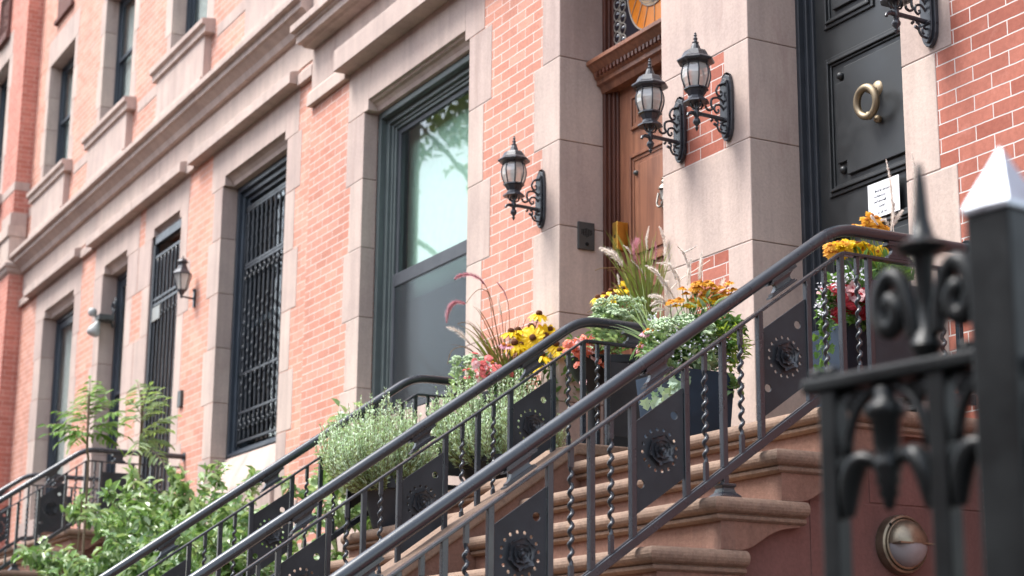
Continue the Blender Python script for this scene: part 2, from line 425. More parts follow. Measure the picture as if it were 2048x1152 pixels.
def window_part(house, x0, x1, z0, z1, yf, rec=.15, fw=.055, split=None, mat='window_paint', curtain='curtain', cur_x=None, sash=True, pane='pane', name='window', cy=-.03, cz=None, screen=False):
    """a sash window set back in its opening: frame > sash, pane, curtain, room"""
    y = yf+rec
    f = MB()
    for k, (w, d) in enumerate(((fw*.55, 0.0), (fw, .022))):
        f.box(x0, x0+w, y+d, y+.085, z0, z1); f.box(x1-w, x1, y+d, y+.085, z0, z1)
        f.box(x0+w, x1-w, y+d, y+.085, z1-w*1.1, z1); f.box(x0+w, x1-w, y+d, y+.085, z0, z0+w*.8)
    w = f.build(name, mat, house, bevel=.004)
    mid = split if split else (z0+z1)/2
    a0, a1 = x0+fw, x1-fw; t = .036
    s = MB()
    for (b0, b1, yy) in ((mid-.02, z1-fw*1.1, y+.026), (z0+fw*.8, mid+.025, y+.052)):
        s.box(a0, a0+t, yy, yy+.026, b0, b1); s.box(a1-t, a1, yy, yy+.026, b0, b1)
        s.box(a0+t, a1-t, yy, yy+.026, b1-t, b1); s.box(a0+t, a1-t, yy, yy+.026, b0, b0+t*1.2)
    s.build('sash', mat, w, bevel=.003)
    p = MB()
    p.box(a0+t*.5, a1-t*.5, y+.038, y+.042, mid, z1-fw*1.1-t*.5); p.box(a0+t*.5, a1-t*.5, y+.064, y+.068, z0+fw, mid)
    p.build('pane', pane, w)
    c0, c1 = cur_x if cur_x else (x0-.06, x1)
    if curtain:
        c = MB(); n = max(6, int((c1-c0)/.05)); zb = cz if cz else z0+.05
        for k in range(n):
            xa, xb = c0+(c1-c0)*k/n, c0+(c1-c0)*(k+1)/n
            ya, yb = (y+.14+cy+(.012 if k % 2 else -.012), y+.14+cy+(.012 if (k+1) % 2 else -.012)) if curtain == 'curtain' else (y+.14+cy,)*2
            c.add([(xa,ya,zb),(xb,yb,zb),(xb,yb,z1),(xa,ya,z1),(xa,ya+.006,zb),(xb,yb+.006,zb),(xb,yb+.006,z1),(xa,ya+.006,z1)], [(0,1,2,3),(7,6,5,4),(0,4,5,1),(3,2,6,7)])
        c.build('curtain', curtain, w)
    r = MB(); r.box(x0-.25, x1+.25, y+.14+cy+.75, y+.14+cy+.8, z0-.2, z1+.2)
    r.box(x0-.3, x0-.25, y+.15, y+.14+cy+.8, z0-.2, z1+.2); r.box(x1+.25, x1+.3, y+.15, y+.14+cy+.8, z0-.2, z1+.2)
    r.box(x0-.3, x1+.3, y+.15, y+.14+cy+.8, z0-.25, z0-.2); r.box(x0-.3, x1+.3, y+.15, y+.14+cy+.8, z1+.2, z1+.25)
    r.build('room', 'room_dark', w)
    return w
def sill_part(house, x0, x1, zt, yf, proj=.16, h=.16, apron=.5, mat='pink_stone'):
    s = MB()
    s.prism([(yf+.12, zt), (yf-proj, zt-.03), (yf-proj, zt-.085), (yf-proj+.035, zt-.10), (yf-proj+.035, zt-h), (yf+.12, zt-h)], 'x', x0, x1)
    o = s.build('sill', mat, house, bevel=.004)
    if apron:
        a = MB(); a.box(x0+.1, x1-.1, yf-.075, yf+.1, zt-h-apron+.14, zt-h+.01); a.box(x0+.1, x1-.1, yf-.10, yf+.1, zt-h-apron-.05, zt-h-apron+.14)
        a.build('apron', mat, house, bevel=.004)
    return o
# ------------------------------------------------------------------ setting
g = MB(); g.box(-400, 400, -400, 60, -.5, 0); tag(g.build('ground', 'paving'), kind='structure')
g = MB(); g.box(-300, 300, -16, -7.2, -.2, .004); tag(g.build('road', 'asphalt'), kind='structure')
JZ = [3.378, 3.924, 4.470, 5.0165, 5.563, 6.10]
TOP = 13.2
# ================================================================== house with the black door (nearest)
hd = thing('row_house', (-6.0, 0, 0), 'nearest red brick row house with black panelled front door and ring knocker', 'house', 'row houses along the street')
w = MB()
DOX0, DOX1, DTOP = -7.15, -5.97, 6.55
w2z = [(-4.6, -2.8, 3.6, 6.2)]
brk = [(-7.7575, -7.370, 4.470, 5.0165), (-7.7175, -7.362, 3.378, 3.924)]
wall_grid(w, -7.972, -1.6, 0, TOP, 0, .34, [(DOX0, DOX1, 2.70, DTOP), (-4.6, -2.8, 3.6, 6.2), (-7.2, -5.7, 8.1, 10.3), (-4.5, -3.0, 8.1, 10.3)])
w.build('wall', 'brick_right', hd)
s = MB()
# pier between the two doors (bands of full stone, and stone with a brick field)
xa, xb = -7.973, -7.15
prev = 2.6
for (z0, z1, field) in ((2.3, 2.83, None), (2.83, 3.378, None), (3.378, 3.924, brk[1]), (3.924, 4.470, None), (4.470, 5.0165, brk[0]), (5.0165, 5.563, None), (5.563, 6.1, None), (6.1, 6.5, None)):
    for (a, b) in ([(xa, xb)] if not field else [(xa, field[0]), (field[1], xb)]):
        s.box(a, b, -.004, .46, z0+.0015, z1-.0015)
# right side of the black door
jamb(hd, DOX1, 1, 0, .46, 2.83, DTOP, .225, .333, JZ, first=True)
s.build('stone_pier', 'pink_stone_smooth', hd, bevel=.005)
slab(hd, 'lintel', 'pink_stone_smooth', -7.97, -5.6, -.006, .40, DTOP+.002, 6.975)
# stone on the reveals is the same block in the same colour
def cornice(house, x0, x1, yf, zb, proj=.17, mat='pink_stone'):
    c = MB()
    profile_bar(c, [(yf+.1, zb), (yf-proj+.07, zb), (yf-proj+.05, zb+.015), (yf-proj, zb+.015), (yf-proj, zb+.075), (yf-proj-.02, zb+.082), (yf-proj-.02, zb+.10), (yf-proj-.06, zb+.105), (yf-proj-.06, zb+.165), (yf-.02, zb+.27), (yf+.1, zb+.27)], x0, x1)
    return c.build('cornice', mat, house, bevel=.004)
cornice(hd, -7.973, -1.6, 0, 6.98)
# black door
d = MB(); y = .315
fr = MB()
for (o0, dy) in ((0.0, .0), (.028, .03), (.05, .055)):
    fr.box(DOX0+o0, DOX0+o0+.028, .308+dy, .42, 2.775, DTOP); fr.box(DOX1-o0-.028, DOX1-o0, .308+dy, .42, 2.775, DTOP)
fr.build('door_frame', 'grille_iron', hd, bevel=.005)
d.box(DOX0+.078, DOX1-.078, .38, .44, 2.80, DTOP)
DO = d.build('door', 'black_door_paint', hd)
def panel(door, x0, x1, z0, z1, y, mat, raised=True, notch=False, t=.03):
    m = MB()
    # moulded frame standing proud, stepped
    for k, (i, w_, p) in enumerate(((0, .022, .012), (.022, .016, .024), (.038, .014, .010))):
        a, b, c, e = x0+i, x1-i, z0+i, z1-i
        m.box(a, a+w_, y-p, y, c, e); m.box(b-w_, b, y-p, y, c, e); m.box(a+w_, b-w_, y-p, y, c, c+w_); m.box(a+w_, b-w_, y-p, y, e-w_, e)
    if raised:
        i = .085; n_ = .075 if notch else 0
        a, b, c, e = x0+i, x1-i, z0+i, z1-i
        if notch: poly = [(a+n_, c), (b-n_, c), (b-n_, c+n_), (b, c+n_), (b, e-n_), (b-n_, e-n_), (b-n_, e), (a+n_, e), (a+n_, e-n_), (a, e-n_), (a, c+n_), (a+n_, c+n_)]
        else: poly = [(a, c), (b, c), (b, e), (a, e)]
        m.prism(poly, 'y', y-.018, y)
    return m.build('panel', mat, door, bevel=.004)
YD = .38
panel(DO, -6.99, -6.30+.16, 4.155, 4.905, YD, 'black_door_paint', True, True)
panel(DO, -6.99, -6.59, 5.07, 6.2, YD, 'black_door_paint'); panel(DO, -6.53, -6.13, 5.07, 6.2, YD, 'black_door_paint')
panel(DO, -6.99, -6.14, 2.95, 3.965, YD, 'black_door_paint')
bl = MB()
for (px, pz) in ((-6.87, 4.783), (-6.87, 4.277), (-6.255, 4.783), (-6.255, 4.277)):
    bl.lathe([(.0, -.026), (.010, -.025), (.018, -.018), (.021, -.008), (.022, 0)], (px, YD, pz), 14, 'y', cap=False)
bl.build('bolt', 'black_door_paint', DO, smooth=True, fix=True)
k = MB(); kc = at_y(1757, 178, .37); kx, kz = kc.x, kc.z
k.lathe([(.0, -.034), (.026, -.033), (.040, -.022), (.047, -.006), (.050, 0)], (kx, YD, kz), 22, 'y', cap=False)
k.tube([(kx, YD-.02, kz-.01), (kx, YD-.055, kz-.018), (kx, YD-.082, kz-.014)], [.020, .017, .016], 12)
KN = k.build('knocker', 'old_brass', DO, smooth=True, fix=True)
r = MB(); rr = .072
r.tube([(kx+.0+math.sin(2*math.pi*q/30)*rr, YD-.078-.010*math.cos(2*math.pi*q/30)-.012, kz-.082+math.cos(2*math.pi*q/30)*rr) for q in range(30)], [.0175+.002*abs(math.cos(math.pi*q/30)) for q in range(30)], 12, closed=True)
r.lathe([(.0, -.02), (.014, -.017), (.019, 0), (.014, .017), (0, .02)], (kx, YD-.078, kz-.152), 12, 'z', cap=False)
r.build('ring', 'old_brass', KN, smooth=True, fix=True)
st = MB(); st.lathe([(.0, -.05), (.016, -.045), (.021, -.035), (.017, -.022), (.013, -.012), (.022, 0)], (kx+.012, YD, kz-.165), 14, 'y', cap=False); st.build('striker', 'old_brass', KN, smooth=True, fix=True)
window_part(hd, -4.6, -2.8, 3.6, 6.2, 0); 
for (a, b) in ((-7.2, -5.7), (-4.5, -3.0)): window_part(hd, a, b, 8.1, 10.3, 0); sill_part(hd, a-.15, b+.15, 8.1, 0)
rf = MB(); rf.box(-7.97, -1.6, 0.3, 9, TOP-.2, TOP+.05); rf.box(-7.95, -7.7, .35, 9, 0, TOP-.2); rf.box(-1.9, -1.62, .35, 9, 0, TOP-.2); rf.build('roof', 'room_dark', hd)

# paper taped to the black door
nz1, nz0 = 4.128, 3.95
p0 = at_y(1735, 372, .352); p1 = at_y(1797, 347, .352); p2 = at_y(1800, 405, .352)
nt_ = thing('paper_notice', (p0.x, .355, p2.z), 'white paper notice with small lines of writing taped to black door', 'notice')
n = MB(); n.box(p0.x, p1.x, .3525, .3545, p2.z-.035, p0.z); n.build('sheet', 'paper', nt_)
tx = MB(); cx_ = (p0.x+p1.x)/2-.018; rw = random.Random(8)
for i, (wd, dx) in enumerate(((.105, .008), (.09, -.012), (.095, -.012), (.045, .004), (.07, .0))):
    zz = p0.z-.050-i*.0265-(.006 if i == 4 else 0); x = cx_+dx-wd/2
    while x < cx_+dx+wd/2:
        h = .0075 if rw.random() > .3 else .012
        if rw.random() > .12: tx.box(x, x+.0022, .3519, .3525, zz, zz+h); tx.box(x, x+.005, .3519, .3525, zz+(h-.002 if rw.random() > .5 else 0), zz+(h if rw.random() > .5 else .002))
        x += .0058
tx.build('writing', 'ink', nt_)

# ================================================================== house with the brown door and the big window
hc = thing('row_house', (-10.5, 0, 0), 'red brick row house with brown wooden door and one big pale window', 'house', 'row houses along the street')
WX0, WX1, WZ0, WZ1 = -12.19, -10.385, 3.62, 6.10
BX0, BX1, BTOP = -9.128, -7.973, 6.55
w = MB(); wall_grid(w, -13.32, -7.973, 0, TOP, 0, .34, [(WX0, WX1, WZ0, WZ1+.08), (BX0, BX1, 2.7, BTOP), (-12.5, -11.0, 8.2, 10.4), (-9.8, -8.3, 8.2, 10.4)])
w.build('wall', 'brick_middle', hc)
s = MB()
jamb(hc, WX0, -1, 0, .115, 2.83, 6.10, .245, .335, [3.378]+JZ[1:5], first=True)
jamb(hc, WX1, 1, 0, .115, 2.83, 6.10, .222, .332, [3.378]+JZ[1:5], first=True)
slab(hc, 'sill', 'pink_stone', WX0+.002, WX1-.002, -.02, .2, WZ0-.22, WZ0); slab(hc, 'apron', 'pink_stone', WX0+.002, WX1-.002, -.003, .2, 2.83, WZ0-.222)
slab(hc, 'base_course', 'pink_stone', -13.32, -9.46, -.05, .2, .5, 2.828)
s = MB(); s.prism([(-.004, 6.50), (-.004, 6.185), (.02, 6.18), (.03, 6.165), (.055, 6.155), (.075, 6.13), (.085, 6.10), (.2, 6.10), (.2, 6.50)], 'x', WX0+.07, WX1-.07)
s.box(-12.515, WX0+.068, -.004, .2, 6.102, 6.5); s.box(WX1-.068, -10.163, -.004, .2, 6.102, 6.5)
s.build('lintel', 'pink_stone_smooth', hc, bevel=.003)
s = MB(); s.prism([(.1, 6.505), (-.15, 6.505), (-.15, 6.68), (-.13, 6.70), (.1, 6.72)], 'x', -12.505, -7.98); 
s.prism([(.1, 6.47), (-.05, 6.47), (-.05, 6.575), (-.03, 6.605), (.1, 6.62)], 'x', -13.315, -12.506)
s.build('hood_mould', 'pink_stone', hc, bevel=.004)
s = MB()
for (a, b) in ((-13.31, -12.502), (-12.498, -10.9), (-10.896, -7.98)): s.box(a, b, -.012, .2, 6.62 if a < -12.6 else 6.72, 6.975)
s.build('frieze', 'pink_stone_smooth', hc, bevel=.003)
cornice(hc, -13.30, -7.975, 0, 6.98)
s = MB(); s.box(-13.3, -7.98, -.03, .2, 7.251, 8.0); s.build('plinth_band', 'pink_stone', hc)
jamb(hc, BX0, -1, 0, .46, 2.83, BTOP, .222, .331, JZ[0:5]+[6.1], first=False)
slab(hc, 'lintel', 'pink_stone_smooth', -9.5, -7.975, -.006, .46, BTOP+.002, 6.70)
# the big window
y = .115
f = MB()
for k_, (wd, dy) in enumerate(((.055, .0), (.10, .05), (.125, .075), (.15, .09))):
    f.box(WX0, WX0+wd, y+dy, .285, WZ0, WZ1); f.box(WX1-wd, WX1, y+dy, .285, WZ0, WZ1); f.box(WX0+wd, WX1-wd, y+dy, .285, WZ1-wd*1.0, WZ1); f.box(WX0+wd, WX1-wd, y+dy, .285, WZ0, WZ0+wd*.6)
BW = f.build('window', 'window_paint_green', hc, bevel=.005)
s = MB(); a0, a1 = WX0+.15, WX1-.15; t = .042
for (b0, b1, yy) in ((4.72, WZ1-.15, .225), (WZ0+.09, 4.785, .20)):
    s.box(a0, a0+t, yy, yy+.04, b0, b1); s.box(a1-t, a1, yy, yy+.04, b0, b1); s.box(a0+t, a1-t, yy, yy+.04, b1-(.10 if b1 < 5 else t), b1); s.box(a0+t, a1-t, yy, yy+.04, b0, b0+t)
s.build('sash', 'screen_frame', BW, bevel=.004)
s = MB(); s.box(a0+t*.5, a1-t*.5, .236, .242, 4.76, WZ1-.17); s.build('pane', 'pane_upper', BW)
s = MB(); s.box(a0+t*.5, a1-t*.5, .25, .256, WZ0+.11, 4.73); s.build('pane', 'pane', BW)
s = MB(); s.box(a0+t*.5, a1-t*.5, .208, .210, WZ0+.11, 4.70); s.build('insect_screen', 'screen_mesh', BW)
s = MB(); s.box(-12.09, WX1+.05, .345, .349, 4.60, WZ1+.02); s.build('blind', 'blind', BW)
s = MB(); s.box(WX0-.2, WX1+.2, 1.2, 1.24, 3.4, 6.3); s.box(WX0-.2, WX0-.16, .345, 1.2, 3.4, 6.3); s.box(WX1+.16, WX1+.2, .345, 1.2, 3.4, 6.3); s.box(WX0-.2, WX1+.2, .345, 1.24, 6.26, 6.3); s.box(WX0-.2, WX1+.2, .345, 1.24, 3.36, 3.4); s.build('room', 'room_dark', BW)
# brown door with transom
fr = MB()
for (o0, wd, dy) in ((0.0, .03, .0), (.03, .022, .02), (.052, .03, .035), (.082, .02, .05)):
    fr.box(BX0+o0, BX0+o0+wd, .305+dy, .42, 2.775, BTOP); fr.box(BX1-o0-wd, BX1-o0, .305+dy, .42, 2.775, BTOP)
fr.build('door_frame', 'door_wood_dark', hc, bevel=.006)
d = MB(); d.box(BX0+.104, BX1-.104, .372, .43, 2.80, 5.36)
BD = d.build('door', 'door_wood', hc)
def wood_panel(x0, x1, z0, z1):
    m = MB(); y = .372
    for (i, w_, p) in ((0, .02, .016), (.02, .022, .006)):
        a, b, c, e = x0+i, x1-i, z0+i, z1-i
        m.box(a, a+w_, y-p, y, c, e); m.box(b-w_, b, y-p, y, c, e); m.box(a+w_, b-w_, y-p, y, c, c+w_); m.box(a+w_, b-w_, y-p, y, e-w_, e)
    i = .075; m.box(x0+i, x1-i, y-.010, y, z0+i, z1-i)
    return m.build('panel', 'door_wood', BD, bevel=.004)
wood_panel(-8.885, -8.62, 5.06, 5.28); wood_panel(-8.49, -8.225, 5.06, 5.28)
wood_panel(-8.90, -8.21, 4.19, 4.90); wood_panel(-8.90, -8.21, 2.98, 4.05)
pk = at_y(1273, 346, .36); m = MB(); m.lathe([(0, -.02), (.012, -.018), (.016, -.01), (.018, 0)], (pk.x, .362, pk.z), 12, 'y', cap=False); m.build('bell_push', 'dark_bronze_box', BD, smooth=True, fix=True)
kk = at_y(1322, 393, .34); m = MB()
m.box(kk.x-.028, kk.x+.028, .35, .371, kk.z-.01, kk.z+.05); m.lathe([(.03, 0), (.024, .012), (.008, .03), (.011, .045), (.005, .055), (.009, .066), (0, .075)], (kk.x, .355, kk.z+.05), 10, 'z')
m.tube([(kk.x-.034, .345, kk.z+.03)]+[(kk.x-math.cos(rad(180*q/10))*.034, .332, kk.z-.03-math.sin(rad(180*q/10))*.034) for q in range(11)]+[(kk.x+.034, .345, kk.z+.03)], .0065, 8)
m.lathe([(.0, -.075), (.012, -.068), (.012, -.05), (.02, -.045), (.02, -.03)], (kk.x, .36, kk.z), 10, 'z')
m.build('knocker', 'pewter', BD, fix=True)
lp = at_y(1229, 472, .288); m = MB(); m.box(lp.x-.028, lp.x+.028, .289, .37, lp.z-.088, lp.z+.088); m.build('lock_plate', 'bright_brass', BD, bevel=.004)
m = MB(); m.box(lp.x-.004, lp.x+.006, .287, .292, lp.z-.012, lp.z+.006); m.build('keyhole', 'black_gap', BD)
# transom bar (moulded, with a row of beads) and the leaded light over it
t_ = MB(); profile_bar(t_, [(.45, 5.36), (.30, 5.36), (.285, 5.40), (.262, 5.41), (.262, 5.44), (.245, 5.45), (.235, 5.485), (.20, 5.52), (.185, 5.528), (.185, 5.553), (.225, 5.575), (.45, 5.585)], BX0+.004, BX1-.004)
TB = t_.build('transom_bar', 'door_wood', hc, bevel=.002)
b_ = MB()
for q in range(26): b_.box(BX0+.05+q*.042, BX0+.05+q*.042+.022, .226, .25, 5.452, 5.482)
b_.build('dentils', 'door_wood_dark', TB)
tl = MB(); gx0, gx1 = BX0+.104, BX1-.104; tl.box(gx0, gx1, .335, .340, 5.58, BTOP); 
TL = tl.build('transom_light', 'dark_bullseye', hc)
for nm, mt in (('amber_pane', 'amber_glass'), ('tan_pane', 'tan_glass')): pass
cx, cz = (gx0+gx1)/2, 6.07
def ellipse(a, b, n=48, w=2.6):
    return [(cx+abs(math.cos(2*math.pi*k/n))**(2/w)*a*(1 if math.cos(2*math.pi*k/n) >= 0 else -1), cz+abs(math.sin(2*math.pi*k/n))**(2/w)*b*(1 if math.sin(2*math.pi*k/n) >= 0 else -1)) for k in range(n)]
m = MB(); m.prism(ellipse(.315, .44), 'y', .331, .335); m.build('amber_pane', 'amber_glass', TL)
m = MB(); m.prism(ellipse(.235, .30, w=2), 'y', .328, .331); m.build('tan_pane', 'tan_glass', TL)
m = MB(); m.tube([(x, .330, z) for x, z in ellipse(.315, .44)], .006, 6, closed=True); m.tube([(x, .327, z) for x, z in ellipse(.235, .30, w=2)], .0045, 6, closed=True)
for k_ in range(20):
    a = 2*math.pi*k_/20; o1, o2 = ellipse(.235, .30, 20, 2)[k_], ellipse(.315, .44, 20)[k_]
    m.tube([(o1[0], .327, o1[1]), (o2[0], .330, o2[1])], .0026, 5)
for k_ in range(24):
    o1 = ellipse(.235, .30, 24, 2)[k_]; m.tube([(cx, .327, cz-.28), (o1[0], .327, o1[1])], .002, 5)
eyes = []
for i in range(2):
    for q in range(14): eyes.append((gx0+.035+i*.068+.0, 5.625+q*.075+(.037 if i else 0)))
eyes += [(2*cx-x, z) for x, z in eyes]
for (x, z) in eyes: m.tube([(x+math.cos(2*math.pi*q/18)*.034, .333, z+math.sin(2*math.pi*q/18)*.036) for q in range(18)], .0045, 5, closed=True)
m.build('lead_came', 'lead', TL, smooth=True)
m = MB()
for (x, z) in eyes: m.lathe([(.0, -.016), (.015, -.013), (.026, -.006), (.031, 0)], (x, .335, z), 14, 'y', cap=False)
m.build('bullseye', 'dark_bullseye', TL, smooth=True, fix=True)
m = MB(); rng = random.Random(3)
for q in range(46):
    x = gx0+.17+rng.random()*(gx1-gx0-.34); z = 5.597+rng.random()*.06*(1-abs(x-cx)*1.2); r_ = .006+rng.random()*.006
    m.lathe([(.0, -.010), (r_*.7, -.007), (r_, 0)], (x, .335, z), 8, 'y', cap=False)
m.build('jewel', 'pink_glass', TL, smooth=True, fix=True)
for (a, b) in ((-12.5, -11.0), (-9.8, -8.3)): window_part(hc, a, b, 8.2, 10.4, 0); sill_part(hc, a-.15, b+.15, 8.2, 0)
rf = MB(); rf.box(-13.3, -7.98, 0.3, 9, TOP-.2, TOP+.05); rf.box(-13.25, -13.0, .35, 9, 0, TOP-.2); rf.build('roof', 'room_dark', hc)
# ================================================================== pair of houses with the iron gate and barred window
YB = .04
JB = [3.80, 4.312, 4.83, 5.35, 5.88, 6.39]
def small_string(house, x0, x1):
    s = MB(); s.prism([(YB+.1, 6.77), (YB-.05, 6.77), (YB-.05, 6.86), (YB-.03, 6.89), (YB+.1, 6.90)], 'x', x0, x1); return s.build('string_course', 'pink_stone', house, bevel=.003)
def hood(house, x0, x1):
    s = MB(); s.prism([(YB+.1, 6.79), (YB-.12, 6.79), (YB-.12, 6.885), (YB-.10, 6.90), (YB+.1, 6.94)], 'x', x0, x1); return s.build('hood_mould', 'pink_stone', house, bevel=.004)
def lintel_b(house, mbs, x0, x1, o0, o1):
    s = MB(); s.prism([(YB-.004, 6.79), (YB-.004, 6.475), (YB+.02, 6.47), (YB+.05, 6.45), (YB+.075, 6.42), (YB+.085, 6.385), (YB+.2, 6.385), (YB+.2, 6.79)], 'x', x0+.06, x1-.06)
    s.box(o0, x0+.058, YB-.004, YB+.2, 6.387, 6.79); s.box(x1-.058, o1, YB-.004, YB+.2, 6.387, 6.79)
    return s.build('lintel', 'pink_stone_smooth', house, bevel=.003)
def second_floor(house, wins, x0, x1):
    s = MB()
    edges = [x0]
    for (a, b) in wins:
        jamb(house, a, -1, YB, YB+.16, 8.25, 9.98, .14, .22, [8.6, 9.1, 9.55]); jamb(house, b, 1, YB, YB+.16, 8.25, 9.98, .14, .22, [8.6, 9.1, 9.55], first=False)
        slab(house, 'lintel', 'pink_stone', a-.14, b+.14, YB-.004, YB+.16, 9.982, 10.36)
    xs = [x0]+[v for (a, b) in wins for v in (a-.36, b+.36)]+[x1]
    for i in range(0, len(xs), 2):
        if xs[i+1]-xs[i] > .05: slab(house, 'stone_band', 'pink_stone', xs[i]+.002, xs[i+1]-.002, YB-.006, YB+.1, 8.03, 8.155); slab(house, 'stone_band', 'pink_stone', xs[i]+.002, xs[i+1]-.002, YB-.012, YB+.1, 7.58, 7.73)
    for (a, b) in wins:
        window_part(house, a, b, 8.25, 9.98, YB, rec=.15, split=9.18)
        sill_part(house, a-.28, b+.28, 8.27, YB, proj=.14, h=.17, apron=.58)
        s = MB(); s.box(a+.25, b-.25, YB-.02, YB+.1, 10.55, 11.0); s.box(a+.2, b-.2, YB-.05, YB+.1, 10.50, 10.55); s.build('terracotta_panel', 'brownstone_side', house)

def frieze_b(house, x0, x1):
    s = MB(); xs = [x0+k*(x1-x0)/3 for k in range(4)]
    for a, b in zip(xs, xs[1:]): s.box(a+.002, b-.002, YB-.010, YB+.2, 6.945, 7.235)
    s.build('frieze', 'pink_stone_smooth', house, bevel=.003)
def cornice_b(house, x0, x1):
    c = MB(); zb = 7.235
    c.prism([(YB+.1, zb), (YB-.06, zb), (YB-.08, zb+.06), (YB-.15, zb+.115), (YB-.17, zb+.12), (YB-.17, zb+.175), (YB-.19, zb+.185), (YB-.22, zb+.19), (YB-.22, zb+.245), (YB-.02, zb+.34), (YB+.1, zb+.34)], 'x', x0, x1)
    c.build('cornice', 'pink_stone', house, bevel=.004)
# ---- house with the barred window and the gated doorway
h1 = thing('row_house', (-16, 0, 0), 'orange brick row house with barred window and iron gated doorway', 'house', 'row houses along the street')
XR, XM, XL = -13.32, -18.33, -23.775
AW = (-15.637, -13.958, 3.80, 6.385); GD = (-17.87, -16.88, 3.15, 6.39)
SF1 = [(-17.59, -16.39), (-14.84, -13.64)]; SF2 = [(-23.09, -21.80), (-20.34, -19.08)]
w = MB(); wall_grid(w, XM, XR, 0, TOP, YB, YB+.34, [(AW[0], AW[1], 3.25, 6.47), (GD[0], GD[1], GD[2], 6.47)]+[(a, b, 8.25, 9.98) for a, b in SF1])
w.build('wall', 'brick_orange', h1)
s = MB()
jamb(h1, AW[0], -1, YB, YB+.17, 3.2, 6.385, .245, .345, JB[:5], first=False); jamb(h1, AW[1], 1, YB, YB+.17, 3.2, 6.385, .225, .335, JB[:5], first=True)
# deep sloping sill stone under the barred window
s.prism([(YB+.19, 3.80), (YB+.14, 3.785), (YB-.02, 3.46), (YB-.035, 3.40), (YB-.035, 3.2), (YB+.19, 3.2)], 'x', AW[0]+.003, AW[1]-.003)
s.build('sill', 'pink_stone', h1, bevel=.005)
jamb(h1, GD[0], -1, YB, YB+.3, 3.15, 6.39, .26, .455, JB[:5], first=True); jamb(h1, GD[1], 1, YB, YB+.3, 3.15, 6.39, .215, .36, [3.80, 4.05, 5.35, 5.88], first=True)
lintel_b(h1, None, AW[0], AW[1], -15.96, -13.70); lintel_b(h1, None, GD[0], GD[1], -18.13, -16.66)
hood(h1, -16.42, -13.66); hood(h1, -18.32, -16.66); small_string(h1, -16.655, -16.43); small_string(h1, -13.655, -13.33)
frieze_b(h1, XM+.003, XR-.003); cornice_b(h1, XM, XR-.003); second_floor(h1, SF1, XM, XR)
sb = MB(); sb.box(XM+.01, XR-.01, YB-.05, YB+.1, .3, 3.195); sb.build('base_course', 'pink_stone', h1, bevel=.004)
# barred window: frame > pane, room; grille > bars
y = YB+.145
f = MB()
for (wd, dy) in ((.06, 0), (.11, .035), (.15, .07)):
    f.box(AW[0], AW[0]+wd, y+dy, y+.16, AW[2], AW[3]); f.box(AW[1]-wd, AW[1], y+dy, y+.16, AW[2], AW[3]); f.box(AW[0]+wd, AW[1]-wd, y+dy, y+.16, AW[3]-wd, AW[3]); f.box(AW[0]+wd, AW[1]-wd, y+dy, y+.16, AW[2], AW[2]+wd*.5)
wf = f.build('window', 'window_paint', h1, bevel=.004)
s = MB(); s.box(AW[0]+.1, AW[1]-.1, y+.13, y+.135, AW[2]+.05, AW[3]-.1); s.build('pane', 'pane', wf)
s = MB(); s.box(AW[0]+.1, AW[1]-.1, y+.14, y+.18, 5.02, 5.08); s.build('sash', 'window_paint', wf)
s = MB(); s.box(AW[0]-.2, AW[1]+.2, y+.9, y+.95, 3.6, 6.6); s.box(AW[0]-.2, AW[0]-.15, y+.17, y+.9, 3.6, 6.6); s.box(AW[1]+.15, AW[1]+.2, y+.17, y+.9, 3.6, 6.6); s.box(AW[0]-.2, AW[1]+.2, y+.17, y+.95, 6.55, 6.6); s.box(AW[0]-.2, AW[1]+.2, y+.17, y+.95, 3.55, 3.6); s.build('room', 'black_gap', wf)
gy = y+.06
gr = MB()
def bar_h(z, r=.011): gr.box(AW[0]+.13, AW[1]-.13, gy-.010, gy+.010, z-r, z+r)
for z in (6.16, 6.13, 5.60, 5.57, 4.56, 4.20, 3.93): bar_h(z)
gr.box(AW[0]+.13, AW[0]+.15, gy-.01, gy+.01, 3.9, 6.17); gr.box(AW[1]-.15, AW[1]-.13, gy-.01, gy+.01, 3.9, 6.08)
GR = gr.build('window_grille', 'grille_iron', h1)
xs = [AW[0]+.20+k*.116 for k in range(12)]
for k_, x in enumerate(xs):
    b = MB(); tw = []
    for q in range(61):
        z = 3.93+q*(6.15-3.93)/60; tw.append((x, gy, z))
    b.tube(tw, .0105, 6)
    for z in [4.35+q*.115 for q in range(8)]: b.lathe([(0, -.034), (.010, -.022), (.0145, 0), (.010, .022), (0, .034)], (x, gy-.004, z+(.058 if k_ % 2 else 0)), 6, cap=False)
    for z in (5.72, 5.85, 5.98, 6.09): b.lathe([(0, -.03), (.016, 0), (0, .03)], (x, gy-.004, z), 6, cap=False)
    # C scrolls hanging under the top band and standing on the bottom band
    for (zc, sg) in ((5.50, 1), (4.07, -1)):
        pts = spiral(x+.02, zc, .012, .036, 200, -150, 14)
        b.tube([(px, gy-.012, pz) for px, pz in pts], .007, 5)
        b.tube([(x+.02+.036*math.cos(rad(-150)), gy-.012, zc+.036*math.sin(rad(-150))), (x+.005, gy-.012, zc-.07*sg)], .007, 5)
    b.build('bar', 'grille_iron', GR, smooth=True)
